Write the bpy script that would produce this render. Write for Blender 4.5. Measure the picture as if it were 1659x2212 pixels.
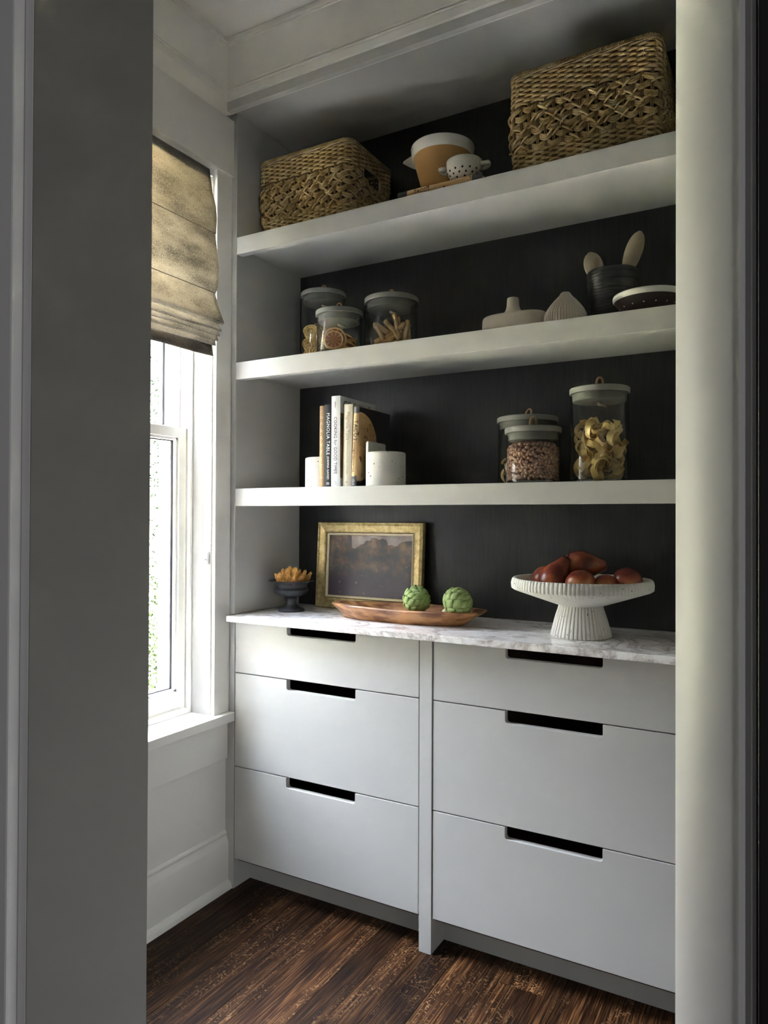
import bpy, bmesh, math, random
from mathutils import Vector, Matrix, Euler, noise

S = bpy.context.scene
for o in list(bpy.data.objects):
    bpy.data.objects.remove(o, do_unlink=True)
COL = S.collection
R = math.radians

# ------------------------------------------------------------------ camera
cam_d = bpy.data.cameras.new('camera')
cam = bpy.data.objects.new('camera', cam_d); COL.objects.link(cam)
yaw, pit, rol = R(29.51), R(.505), R(.249)
fwd = Vector((-math.sin(yaw)*math.cos(pit), math.cos(yaw)*math.cos(pit), math.sin(pit)))
right0 = Vector((math.cos(yaw), math.sin(yaw), 0))
up0 = right0.cross(fwd)
right = right0*math.cos(rol) + up0*math.sin(rol)
upv = -right0*math.sin(rol) + up0*math.cos(rol)
M = Matrix((right, upv, -fwd)).transposed().to_4x4()
M.translation = Vector((1.6274, -1.8624, 1.2374))
cam.matrix_world = M
cam_d.sensor_fit = 'HORIZONTAL'; cam_d.sensor_width = 36
cam_d.lens = 1561.3/1659*36
cam_d.clip_start = .02
S.camera = cam

# ------------------------------------------------------------------ world, lights, exposure
SKY_STR = 27.0
w = bpy.data.worlds.new('World'); S.world = w; w.use_nodes = True
nt = w.node_tree; nt.nodes.clear()
wo = nt.nodes.new('ShaderNodeOutputWorld'); bg = nt.nodes.new('ShaderNodeBackground')
tc = nt.nodes.new('ShaderNodeTexCoord'); sx = nt.nodes.new('ShaderNodeSeparateXYZ')
rp = nt.nodes.new('ShaderNodeValToRGB')
mr = nt.nodes.new('ShaderNodeMapRange'); mr.inputs[1].default_value = -1; mr.inputs[2].default_value = 1
nt.links.new(tc.outputs['Generated'], sx.inputs[0]); nt.links.new(sx.outputs['Z'], mr.inputs[0])
nt.links.new(mr.outputs[0], rp.inputs[0]); nt.links.new(rp.outputs[0], bg.inputs[0])
nt.links.new(bg.outputs[0], wo.inputs[0])
el = rp.color_ramp.elements
el[0].position = 0.0; el[0].color = (.70, .66, .58, 1)
el[1].position = 1.0; el[1].color = (2.4, 2.65, 3.2, 1)
e = el.new(.47); e.color = (.50, .47, .41, 1)
e = el.new(.505); e.color = (.215, .20, .175, 1)
e = el.new(.58); e.color = (.40, .39, .37, 1)
e = el.new(.70); e.color = (.64, .66, .68, 1)
e = el.new(.84); e.color = (2.35, 2.55, 2.95, 1)
bg.inputs[1].default_value = SKY_STR

def area(name, loc, look, sx_, sy_, power, color, portal=False):
    l = bpy.data.lights.new(name, 'AREA'); l.shape = 'RECTANGLE'; l.size = sx_; l.size_y = sy_
    l.energy = power; l.color = color
    o = bpy.data.objects.new(name, l); COL.objects.link(o); o.location = loc
    o.rotation_euler = (Vector(look)-Vector(loc)).to_track_quat('-Z', 'Y').to_euler()
    if portal: l.cycles.is_portal = True
    return o
area('window_portal', (-.26, -.48, 1.48), (1, -.48, 1.48), .84, 1.84, 1, (1, 1, 1), True)
# added fill light standing in for the unseen hall behind the camera
area('hall_fill', (3.2, -2.75, 1.05), (.7, -1.2, .9), 1.0, 1.3, 19.0, (.96, .96, 1.0))

sl = bpy.data.lights.new('sun', 'SUN'); sl.energy = 1950; sl.angle = R(.6); sl.color = (1, .95, .86)
so = bpy.data.objects.new('sun', sl); COL.objects.link(so); so.location = (-2, -6, 8)
so.rotation_euler = Vector((-.28, .50, -.82)).to_track_quat('-Z', 'Y').to_euler()
S.view_settings.view_transform = 'Standard'; S.view_settings.look = 'None'
S.view_settings.gamma = 1; S.view_settings.use_curve_mapping = False
S.view_settings.exposure = 0.0
try:
    S.cycles.max_bounces = 12; S.cycles.diffuse_bounces = 6; S.cycles.transparent_max_bounces = 24
    S.cycles.glossy_bounces = 4; S.cycles.transmission_bounces = 8
    S.cycles.sample_clamp_indirect = 0
except Exception: pass

# ------------------------------------------------------------------ material helpers
def mat(name, col, rough=.5, spec=.5, metal=0, bump=None, var=None, coat=0):
    """bump=(scale,strength,dist[,stretch]) ; var=(scale, col2, lo, hi[,stretch])"""
    m = bpy.data.materials.new(name); m.use_nodes = True
    n = m.node_tree; b = n.nodes['Principled BSDF']
    b.inputs['Base Color'].default_value = (*col, 1); b.inputs['Roughness'].default_value = rough
    b.inputs['Metallic'].default_value = metal; b.inputs['Specular IOR Level'].default_value = spec
    if coat: b.inputs['Coat Weight'].default_value = coat; b.inputs['Coat Roughness'].default_value = .15
    if bump or var:
        t = n.nodes.new('ShaderNodeTexCoord')
    if bump:
        mp = n.nodes.new('ShaderNodeMapping')
        if len(bump) > 3: mp.inputs['Scale'].default_value = bump[3]
        n.links.new(t.outputs['Object'], mp.inputs[0])
        nz = n.nodes.new('ShaderNodeTexNoise'); nz.inputs['Scale'].default_value = bump[0]; nz.inputs['Detail'].default_value = 4
        n.links.new(mp.outputs[0], nz.inputs[0])
        bp = n.nodes.new('ShaderNodeBump'); bp.inputs['Strength'].default_value = bump[1]; bp.inputs['Distance'].default_value = bump[2]
        n.links.new(nz.outputs[0], bp.inputs['Height']); n.links.new(bp.outputs[0], b.inputs['Normal'])
    if var:
        mp = n.nodes.new('ShaderNodeMapping')
        if len(var) > 4: mp.inputs['Scale'].default_value = var[4]
        n.links.new(t.outputs['Object'], mp.inputs[0])
        nz = n.nodes.new('ShaderNodeTexNoise'); nz.inputs['Scale'].default_value = var[0]; nz.inputs['Detail'].default_value = 5
        n.links.new(mp.outputs[0], nz.inputs[0])
        cr = n.nodes.new('ShaderNodeValToRGB')
        cr.color_ramp.elements[0].position = var[2]; cr.color_ramp.elements[1].position = var[3]
        cr.color_ramp.elements[0].color = (*col, 1); cr.color_ramp.elements[1].color = (*var[1], 1)
        n.links.new(nz.outputs[0], cr.inputs[0]); n.links.new(cr.outputs[0], b.inputs['Base Color'])
    return m

class NT:
    """tiny node-building helper"""
    def __init__(s, m): s.n = m.node_tree; s.b = s.n.nodes['Principled BSDF']
    def node(s, t, ins={}, **kw):
        x = s.n.nodes.new(t)
        for k, v in kw.items(): setattr(x, k, v)
        for k, v in ins.items(): s.set(x, k, v)
        return x
    def set(s, x, k, v):
        if isinstance(v, tuple) and len(v) == 2 and hasattr(v[0], 'outputs'): s.n.links.new(v[0].outputs[v[1]], x.inputs[k])
        elif hasattr(v, 'outputs'): s.n.links.new(v.outputs[0], x.inputs[k])
        else: x.inputs[k].default_value = v
    def math(s, op, a, b=0.0, c=None):
        x = s.node('ShaderNodeMath', operation=op); s.set(x, 0, a); s.set(x, 1, b)
        if c is not None: s.set(x, 2, c)
        return x
    def ramp(s, fac, stops):
        x = s.node('ShaderNodeValToRGB'); s.set(x, 0, fac); e = x.color_ramp.elements
        e[0].position, e[0].color = stops[0][0], (*stops[0][1], 1)
        e[1].position, e[1].color = stops[-1][0], (*stops[-1][1], 1)
        for p, c in stops[1:-1]:
            q = e.new(p); q.color = (*c, 1)
        return x
    def mix(s, f, a, b, bt='MIX'):
        x = s.node('ShaderNodeMix', data_type='RGBA', blend_type=bt)
        s.set(x, 0, f)
        s.set(x, 6, a if not isinstance(a, tuple) or hasattr(a[0], 'outputs') else (*a, 1))
        s.set(x, 7, b if not isinstance(b, tuple) or hasattr(b[0], 'outputs') else (*b, 1))
        return (x, 2)

def newmat(name, rough=.5):
    m = bpy.data.materials.new(name); m.use_nodes = True
    m.node_tree.nodes['Principled BSDF'].inputs['Roughness'].default_value = rough
    return m, NT(m)

M_paint = mat('sage_grey_paint', (.505, .505, .480), .42, .4, bump=(60, .03, .0004))
M_white = mat('white_trim_paint', (.80, .79, .745), .35, .45)
M_wall = mat('white_wall_paint', (.78, .77, .74), .6, .3, bump=(120, .05, .0004))
M_ceil = mat('ceiling_paint', (.80, .79, .76), .7, .2)
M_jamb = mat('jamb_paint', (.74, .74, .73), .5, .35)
M_jamb_shade = mat('shaded_jamb_paint', (.20, .195, .185), .6, .3)  # jamb colour darkened to paint in the shade on the left reveal
M_dim = mat('low_bounce_wall_paint', (.10, .10, .095), .6, .3)  # unseen walls darkened to cut the light they bounce
M_hall = mat('hall_wall_paint', (.16, .155, .15), .7, .2)
M_black = mat('black_door_paint', (.012, .011, .010), .5, .4)
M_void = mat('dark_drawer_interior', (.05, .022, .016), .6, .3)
M_dark = mat('dark_plinth', (.30, .31, .285), .5, .3)
# back panel: near-black stained wood with vertical grain
M_back = mat('black_stained_oak', (.009, .009, .0088), .40, .50,
             bump=(60, .25, .0006, (6, 6, .35)), var=(40, (.020, .021, .020), .35, .75, (5, 5, .25)))

# marble
M_marble, k = newmat('white_marble', .13)
t = k.node('ShaderNodeTexCoord')
mp = k.node('ShaderNodeMapping', {0: (t, 'Object'), 'Rotation': (0, 0, R(-18)), 'Scale': (1, 2.0, 2.0)})
n1 = k.node('ShaderNodeTexNoise', {0: mp, 'Scale': 2.2, 'Detail': 8, 'Roughness': .6, 'Distortion': 1.6})
n2 = k.node('ShaderNodeTexNoise', {0: mp, 'Scale': 6.5, 'Detail': 9, 'Roughness': .68, 'Distortion': 1.1})
v1 = k.math('SUBTRACT', (n1, 0), .5); v1 = k.math('ABSOLUTE', v1)
v2 = k.math('SUBTRACT', (n2, 0), .5); v2 = k.math('ABSOLUTE', v2)
r1 = k.ramp(v1, [(0, (.50, .46, .45)), (.012, (.76, .73, .72)), (.045, (1, 1, 1))])
r2 = k.ramp(v2, [(0, (.74, .69, .67)), (.010, (.90, .88, .87)), (.035, (1, 1, 1))])
n3 = k.node('ShaderNodeTexNoise', {0: mp, 'Scale': 3.0, 'Detail': 3})
r3 = k.ramp((n3, 0), [(.35, (.86, .85, .84)), (.62, (.95, .95, .94))])
c = k.mix(1.0, (r3, 0), (r1, 0), 'MULTIPLY'); c = k.mix(.9, c, (r2, 0), 'MULTIPLY')
k.set(k.b, 'Base Color', c)

# oak floor
def oak():
    m, k = newmat('stained_oak', .5); k.b.inputs['Specular IOR Level'].default_value = .15
    t = k.node('ShaderNodeTexCoord'); oi = k.node('ShaderNodeObjectInfo')
    off = k.node('ShaderNodeCombineXYZ', {0: k.math('MULTIPLY', (oi, 'Random'), 7.0), 1: k.math('MULTIPLY', (oi, 'Random'), 31.0), 2: k.math('MULTIPLY', (oi, 'Random'), 13.0)})
    va = k.node('ShaderNodeVectorMath', operation='ADD'); k.set(va, 0, (t, 'Object')); k.set(va, 1, off)
    # fine straight grain along y
    g = k.node('ShaderNodeMapping', {0: va, 'Scale': (260, 7, 260)})
    ng = k.node('ShaderNodeTexNoise', {0: g, 'Scale': 1.0, 'Detail': 3, 'Roughness': .6})
    # broad tone
    b_ = k.node('ShaderNodeMapping', {0: va, 'Scale': (26, 3.2, 26)})
    nb = k.node('ShaderNodeTexNoise', {0: b_, 'Scale': 1.0, 'Detail': 4, 'Distortion': .6})
    base = k.ramp((ng, 0), [(.32, (.013, .006, .003)), (.50, (.070, .030, .012)), (.66, (.27, .14, .062))])
    tone = k.ramp((nb, 0), [(.3, (.35, .32, .3)), (.7, (1.15, 1.05, .95))])
    c = k.mix(1.0, (base, 0), (tone, 0), 'MULTIPLY')
    # medullary flecks: thin wavy bands across the grain, broken up
    f = k.node('ShaderNodeMapping', {0: va, 'Scale': (1.0, .55, 1.0)})
    fw = k.node('ShaderNodeTexWave', {0: f, 'Scale': 26.0, 'Distortion': 16.0, 'Detail': 3.0, 'Detail Scale': 2.0, 'Detail Roughness': .55}, bands_direction='Y')
    fl = k.ramp((fw, 1), [(.84, (0, 0, 0)), (.97, (1, 1, 1))])
    br = k.node('ShaderNodeMapping', {0: va, 'Scale': (120, 34, 120)})
    nbk = k.node('ShaderNodeTexNoise', {0: br, 'Scale': 1.0, 'Detail': 2})
    brk = k.ramp((nbk, 0), [(.46, (0, 0, 0)), (.56, (1, 1, 1))])
    zn = k.node('ShaderNodeMapping', {0: va, 'Scale': (9, 2.4, 9)})
    nz = k.node('ShaderNodeTexNoise', {0: zn, 'Scale': 1.0, 'Detail': 2})
    zone = k.ramp((nz, 0), [(.44, (0, 0, 0)), (.58, (1, 1, 1))])
    fm = k.mix(1.0, (fl, 0), (brk, 0), 'MULTIPLY'); fm = k.mix(1.0, fm, (zone, 0), 'MULTIPLY')
    c = k.mix(k.mix(.8, (0, 0, 0), fm), c, (.52, .29, .13))
    # plank to plank value
    pv = k.math('MULTIPLY_ADD', (oi, 'Random'), .50, .28)
    hv = k.node('ShaderNodeHueSaturation', {'Saturation': 1.02, 'Value': pv, 'Color': c})
    k.set(k.b, 'Base Color', (hv, 0))
    bm_ = k.node('ShaderNodeBump', {'Strength': .35, 'Distance': .0006, 'Height': (ng, 0)})
    k.set(k.b, 'Normal', bm_)
    return m
M_oak = oak()

def glass_mat(name, tint=(.96, .98, .97), refl=1.0, ior=1.45):
    m = bpy.data.materials.new(name); m.use_nodes = True; n = m.node_tree; n.nodes.clear()
    out = n.nodes.new('ShaderNodeOutputMaterial'); mx = n.nodes.new('ShaderNodeMixShader')
    tr = n.nodes.new('ShaderNodeBsdfTransparent'); tr.inputs[0].default_value = (*tint, 1)
    gl = n.nodes.new('ShaderNodeBsdfGlossy'); gl.inputs['Roughness'].default_value = .01
    fr = n.nodes.new('ShaderNodeLayerWeight'); fr.inputs[0].default_value = .5
    pw = n.nodes.new('ShaderNodeMath'); pw.operation = 'POWER'; pw.inputs[1].default_value = 4.0
    mu = n.nodes.new('ShaderNodeMath'); mu.operation = 'MULTIPLY_ADD'; mu.inputs[1].default_value = .75*refl; mu.inputs[2].default_value = .035*refl
    n.links.new(fr.outputs['Facing'], pw.inputs[0]); n.links.new(pw.outputs[0], mu.inputs[0]); n.links.new(mu.outputs[0], mx.inputs[0])
    n.links.new(tr.outputs[0], mx.inputs[1]); n.links.new(gl.outputs[0], mx.inputs[2]); n.links.new(mx.outputs[0], out.inputs[0])
    return m
M_pane = glass_mat('window_glass', (.98, .98, .98), .6)
M_jar = glass_mat('jar_glass', (.955, .965, .955), 1.0, 1.5)
M_jarbase = mat('thick_glass', (.9, .95, .93), .03); M_jarbase.node_tree.nodes['Principled BSDF'].inputs['Transmission Weight'].default_value = 1
M_lid = mat('grey_lid', (.25, .245, .225), .55, .35, bump=(200, .08, .0003))
M_leather = mat('tan_leather', (.42, .26, .13), .6, .3)

# blind: translucent printed linen
M_blind, k = newmat('grey_speckled_linen', .85)
t = k.node('ShaderNodeTexCoord')
mp = k.node('ShaderNodeMapping', {0: (t, 'Object'), 'Scale': (1, 1, 2.2)})
n1 = k.node('ShaderNodeTexNoise', {0: mp, 'Scale': 9, 'Detail': 5, 'Roughness': .65})
mp2 = k.node('ShaderNodeMapping', {0: (t, 'Object'), 'Scale': (1, 1, 1.6)})
n2 = k.node('ShaderNodeTexNoise', {0: mp2, 'Scale': 330, 'Detail': 3, 'Roughness': .7})
sp = k.math('MULTIPLY_ADD', (n1, 0), .55, (n2, 0)); sp = k.math('SUBTRACT', sp, .27)
cc = k.ramp(sp, [(.40, (.46, .445, .42)), (.54, (.33, .32, .305)), (.66, (.13, .13, .125))])
k.set(k.b, 'Base Color', (cc, 0))
tl = k.n.nodes.new('ShaderNodeBsdfTranslucent')
tcol = k.mix(1.0, (cc, 0), (.86, .79, .66), 'MULTIPLY'); k.set(tl, 'Color', tcol)
mxs = k.n.nodes.new('ShaderNodeMixShader'); mxs.inputs[0].default_value = .62
k.n.links.new(k.b.outputs[0], mxs.inputs[1]); k.n.links.new(tl.outputs[0], mxs.inputs[2])
k.n.links.new(mxs.outputs[0], k.n.nodes['Material Output'].inputs[0])

def fibre(name, c1, c2, c3):
    m, k = newmat(name, .6)
    t = k.node('ShaderNodeTexCoord')
    n1 = k.node('ShaderNodeTexNoise', {0: (t, 'Object'), 'Scale': 26, 'Detail': 3})
    uvm = k.node('ShaderNodeMapping', {0: (t, 'UV'), 'Scale': (1, 1, 1)})
    wv = k.node('ShaderNodeTexWave', {0: uvm, 'Scale': 1.0, 'Distortion': .8, 'Detail': 1}, bands_direction='DIAGONAL')
    c = k.ramp((n1, 0), [(.32, c1), (.5, c2), (.68, c3)])
    cw = k.ramp((wv, 1), [(0, (.42, .40, .38)), (.45, (1, 1, 1))])
    k.set(k.b, 'Base Color', k.mix(.85, (c, 0), (cw, 0), 'MULTIPLY'))
    bb = k.node('ShaderNodeBump', {'Strength': .7, 'Distance': .0015, 'Height': (wv, 1)}); k.set(k.b, 'Normal', bb)
    return m
M_weave = fibre('seagrass_rope', (.46, .31, .115), (.70, .51, .22), (.86, .70, .38))
M_stake = mat('rattan_stake', (.30, .19, .07), .5)
M_reed = mat('pale_reed', (.52, .40, .25), .45)

M_plaster = mat('white_pitted_plaster', (.70, .69, .64), .8, .2, bump=(70, .45, .002), var=(110, (.10, .09, .08), .665, .70))
M_ceramic = mat('matte_cream_ceramic', (.56, .51, .43), .75, .2, bump=(140, .15, .0005))
M_speck = mat('speckled_cream_glaze', (.60, .585, .50), .3, .5, var=(210, (.15, .11, .07), .69, .72))
M_tan = mat('ochre_stoneware', (.46, .26, .10), .75, .2, bump=(300, .2, .0004))
M_whiteglaze = mat('white_glaze', (.72, .71, .67), .35, .5)
M_blackclay = mat('black_ribbed_clay', (.030, .032, .032), .32, .5, bump=(9, .9, .004, (.3, .3, 18)))
M_brownclay = mat('dark_brown_clay', (.035, .022, .018), .5, .4)
M_hole_shade = mat('hole_shade', (.01, .008, .006), .8, .1)  # near-black discs paint the shade inside openings
M_oldwood = mat('bleached_wood', (.42, .36, .29), .7, .2, var=(9, (.30, .235, .17), .35, .7, (3, 3, .5)))
M_urn = mat('matte_black_iron', (.030, .031, .036), .50, .5, bump=(160, .1, .0004))
M_straw = mat('golden_dried_flower', (.72, .38, .09), .7, .2, var=(60, (.88, .62, .28), .4, .7))
M_pasta = mat('egg_pasta', (.80, .56, .19), .55, .3, bump=(120, .1, .0004), var=(14, (.86, .66, .32), .35, .7))
M_stick = mat('pale_biscuit_stick', (.70, .48, .25), .5, .3, var=(22, (.50, .30, .12), .45, .75))
M_orange_peel = mat('dried_orange_peel', (.82, .47, .17), .5, .4)
M_bean = mat('pinto_bean', (.58, .37, .26), .3, .5, var=(100, (.34, .17, .11), .50, .64))
M_artheart = mat('artichoke_gap_shade', (.07, .11, .03), .7, .2)  # darkened so the gaps between bracts look shaded
M_artichoke = mat('artichoke_green', (.235, .32, .105), .55, .25, var=(28, (.44, .50, .25), .40, .68))
M_artstem = mat('artichoke_cut_stem', (.50, .50, .33), .7, .2)
M_tray = mat('waxed_teak', (.14, .050, .018), .42, .4, bump=(22, .3, .002, (1, 5, 5)), var=(11, (.47, .24, .10), .38, .58, (1, 3, 3)))
M_gold, k = newmat('antique_gold_leaf', .42)
t = k.node('ShaderNodeTexCoord'); n1 = k.node('ShaderNodeTexNoise', {0: (t, 'Object'), 'Scale': 55, 'Detail': 6, 'Roughness': .75})
cc = k.ramp((n1, 0), [(.30, (.10, .065, .02)), (.40, (.38, .28, .10)), (.62, (.60, .49, .25))])
k.set(k.b, 'Base Color', (cc, 0)); k.b.inputs['Metallic'].default_value = .55
M_goldline = mat('gold_liner', (.80, .72, .52), .4, .5, .4)
M_liner = mat('frame_dark_groove', (.03, .022, .012), .6)
# pear skin
M_pear, k = newmat('red_russet_pear_skin', .32)
t = k.node('ShaderNodeTexCoord'); oi = k.node('ShaderNodeObjectInfo')
n1 = k.node('ShaderNodeTexNoise', {0: (t, 'Object'), 'Scale': 16, 'Detail': 4})
ad = k.math('MULTIPLY_ADD', (oi, 'Random'), .30, (n1, 0)); ad = k.math('SUBTRACT', ad, .15)
cc = k.ramp(ad, [(.36, (.12, .016, .011)), (.50, (.27, .062, .022)), (.66, (.44, .19, .06))])
k.set(k.b, 'Base Color', (cc, 0))
M_stem = mat('dark_stem', (.05, .03, .015), .7)
M_page = mat('book_pages', (.66, .62, .53), .8, .1, bump=(1, .1, .0004))

# ------------------------------------------------------------------ mesh helpers
def link(name, me, m=None, parent=None, smooth=False):
    o = bpy.data.objects.new(name, me); COL.objects.link(o)
    if m and not me.materials: me.materials.append(m)
    if parent: o.parent = parent
    if smooth:
        me.polygons.foreach_set('use_smooth', [True]*len(me.polygons)); me.update()
    return o
def raw(name, vs, fs, m=None, parent=None, smooth=False, uvs=None):
    me = bpy.data.meshes.new(name); me.from_pydata([tuple(v) for v in vs], [], fs); me.update()
    if uvs:
        ul = me.uv_layers.new(name='UVMap')
        for p in me.polygons:
            for li, q in zip(p.loop_indices, p.index * [0] or range(len(p.vertices))): pass
        i = 0
        for fu in uvs:
            for u in fu: ul.data[i].uv = u; i += 1
    return link(name, me, m, parent, smooth)
class MB:
    def __init__(s): s.v = []; s.f = []; s.uv = []
    def add(s, vs, fs, uv=None):
        o = len(s.v); s.v += [tuple(v) for v in vs]; s.f += [tuple(i+o for i in f) for f in fs]
        s.uv += uv if uv else [[(0, 0)]*len(f) for f in fs]
    def box(s, x0, x1, y0, y1, z0, z1):
        vs = [(x0,y0,z0),(x1,y0,z0),(x1,y1,z0),(x0,y1,z0),(x0,y0,z1),(x1,y0,z1),(x1,y1,z1),(x0,y1,z1)]
        s.add(vs, [(0,3,2,1),(4,5,6,7),(0,1,5,4),(1,2,6,5),(2,3,7,6),(3,0,4,7)])
    def tube(s, pts, r, n=6, closed=False, ell=1.0, caps=True, twist=0.0, uvs=400.0):
        """tube along pts; r may be a list; uv u = length, v = angle"""
        P = [Vector(p) for p in pts]; N = len(P); o = len(s.v)
        rr = r if isinstance(r, (list, tuple)) else [r]*N
        L = 0; ring = []; prev = None; us = []
        for i in range(N):
            a = P[(i-1) % N] if (closed or i > 0) else P[i]; b = P[(i+1) % N] if (closed or i < N-1) else P[i]
            T = (b-a);
            if T.length < 1e-9: T = Vector((0, 0, 1))
            T.normalize()
            if prev is None:
                up = Vector((0, 0, 1)) if abs(T.z) < .9 else Vector((0, 1, 0))
                U = T.cross(up).normalized()
            else:
                U = prev - T*prev.dot(T)
                U = U.normalized() if U.length > 1e-6 else T.orthogonal().normalized()
            prev = U; W = T.cross(U)
            if i: L += (P[i]-P[i-1]).length
            us.append(L)
            for q in range(n):
                an = 2*math.pi*q/n
                s.v.append(tuple(P[i] + (U*math.cos(an) + W*math.sin(an)*ell)*rr[i]))
        for i in range(N if closed else N-1):
            j = (i+1) % N
            u0 = us[i]*uvs; u1 = (us[j] if j else L+(P[0]-P[-1]).length)*uvs
            for q in range(n):
                q2 = (q+1) % n
                s.f.append((o+i*n+q, o+i*n+q2, o+j*n+q2, o+j*n+q))
                v0 = q/n*4; v1 = (q+1)/n*4
                s.uv.append([(u0, v0), (u0, v1), (u1, v1), (u1, v0)])
        if not closed and caps:
            s.f.append(tuple(o+q for q in range(n))[::-1]); s.uv.append([(0, 0)]*n)
            s.f.append(tuple(o+(N-1)*n+q for q in range(n))); s.uv.append([(0, 0)]*n)
    def lathe(s, prof, n=48, c=(0, 0, 0), rf=None, close=False):
        o = len(s.v); P = len(prof)
        for i in range(n):
            a = 2*math.pi*i/n
            for j, (r, z) in enumerate(prof):
                q = rf(a, j, r, z) if rf else r
                s.v.append((c[0]+q*math.cos(a), c[1]+q*math.sin(a), c[2]+z))
        for i in range(n):
            i2 = (i+1) % n
            for j in range(P-1 + (1 if close else 0)):
                j2 = (j+1) % P
                s.f.append((o+i*P+j, o+i2*P+j, o+i2*P+j2, o+i*P+j2)); s.uv.append([(0, 0)]*4)
    def obj(s, name, m, parent=None, smooth=False, uv=False):
        me = bpy.data.meshes.new(name); me.from_pydata(s.v, [], s.f)
        if uv:
            ul = me.uv_layers.new(name='UVMap'); i = 0
            flat = [c for fu in s.uv for u in fu for c in u]
            ul.data.foreach_set('uv', flat)
        me.update()
        return link(name, me, m, parent, smooth)
def bevel(o, w=.0012, seg=2, ang=35):
    b = o.modifiers.new('bevel', 'BEVEL'); b.width = w; b.segments = seg; b.limit_method = 'ANGLE'; b.angle_limit = R(ang)
    return o
def autosmooth(o, ang=40):
    me = o.data; me.polygons.foreach_set('use_smooth', [True]*len(me.polygons))
    try: me.set_sharp_from_angle(angle=R(ang))
    except Exception: pass
    return o
def loc_off(parent):
    return parent.location if parent else Vector((0, 0, 0))
def box(name, x0, x1, y0, y1, z0, z1, m, parent=None, bev=.001, origin=None):
    """box in world coordinates, stored relative to its (top-level) parent"""
    off = Vector((0, 0, 0)); q = parent
    while q: off += q.location; q = q.parent
    b = MB(); b.box(x0-off.x, x1-off.x, y0-off.y, y1-off.y, z0-off.z, z1-off.z)
    o = b.obj(name, m, parent)
    if bev: bevel(o, bev)
    return o
def prism(name, poly, axis, a0, a1, m, parent=None, bev=0):
    """extrude a 2-D polygon along an axis; poly in the other two axes (world)"""
    off = Vector((0, 0, 0)); q = parent
    while q: off += q.location; q = q.parent
    n = len(poly); vs = []
    for a in (a0, a1):
        for (p, q_) in poly:
            v = {'x': (a, p, q_), 'y': (p, a, q_), 'z': (p, q_, a)}[axis]
            vs.append((v[0]-off.x, v[1]-off.y, v[2]-off.z))
    fs = [tuple(range(n)), tuple(range(2*n-1, n-1, -1))] + [(i, i+n, (i+1) % n+n, (i+1) % n) for i in range(n)]
    me = bpy.data.meshes.new(name); me.from_pydata(vs, [], fs); me.update()
    bm = bmesh.new(); bm.from_mesh(me); bmesh.ops.recalc_face_normals(bm, faces=bm.faces); bm.to_mesh(me); bm.free()
    o = link(name, me, m, parent)
    if bev: bevel(o, bev)
    return o
def tag(o, label, cat, group=None, kind=None):
    o['label'] = label; o['category'] = cat
    if group: o['group'] = group
    if kind: o['kind'] = kind
    return o
def struct(o): o['kind'] = 'structure'; return o
def empty(name, loc=(0, 0, 0), rz=0):
    o = bpy.data.objects.new(name, None); COL.objects.link(o); o.location = loc; o.rotation_euler = (0, 0, rz)
    o.empty_display_size = .05
    return o
def thing(name, label, cat, loc=(0, 0, 0), rz=0, group=None):
    return tag(empty(name, loc, rz), label, cat, group)
def dup(o, parent=None):
    c = o.copy(); COL.objects.link(c); c.parent = parent
    for ch in o.children: dup(ch, c)
    return c
def text(name, body, size, mtx, m, parent, ext=.0002, sx_=1.0, spacing=1.0, line=1.0):
    cu = bpy.data.curves.new(name, 'FONT'); cu.body = body; cu.size = size; cu.extrude = ext
    cu.align_x = 'CENTER'; cu.align_y = 'CENTER'; cu.space_character = spacing; cu.space_line = line; cu.resolution_u = 2
    t_ = bpy.data.objects.new(name+'_tmp', cu); COL.objects.link(t_)
    dg = bpy.context.evaluated_depsgraph_get(); dg.update()
    me = bpy.data.meshes.new_from_object(t_.evaluated_get(dg)); bpy.data.objects.remove(t_, do_unlink=True)
    me.name = name; me.transform(Matrix.Diagonal((sx_, 1, 1, 1))); me.transform(mtx)
    me.materials.clear()
    return link(name, me, m, parent)

XL = -.035         # left wall surface
# =================================================================== STRUCTURE
# floor: planks run along y
struct(box('floor', -1.6, 3.4, -3.6, .45, -.05, -.012, mat('subfloor', (.01, .006, .004), .9), None, 0))
FLOOR = bpy.data.objects['floor']
rnd = random.Random(4)
edges = [-.235, -.14, -.035, .05, .14, .232, .368, .42, .545, .62, .70, .80, .86, .90, .94, .975, 1.06, 1.10, 1.13, 1.212, 1.28, 1.37, 1.44, 1.54, 1.60, 1.70, 1.79, 1.85, 1.95, 2.05]
cache = {}
for i in range(len(edges)-1):
    x0, x1 = edges[i], edges[i+1]
    ys = [.12]
    if abs(x0-.94) < .001 or abs(x0-.975) < .001: ys = [.12, -.018]
    elif abs(x0-.86) < .001: ys = [.12, -.16]
    while ys[-1] > -2.2: ys.append(ys[-1]-rnd.uniform(.55, 1.15))
    for a, b in zip(ys, ys[1:]):
        o = box('plank', x0+.0004, x1-.0004, b+.0006, a-.0006, -.012, -.0002*rnd.random(), M_oak, FLOOR, .0007)

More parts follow.
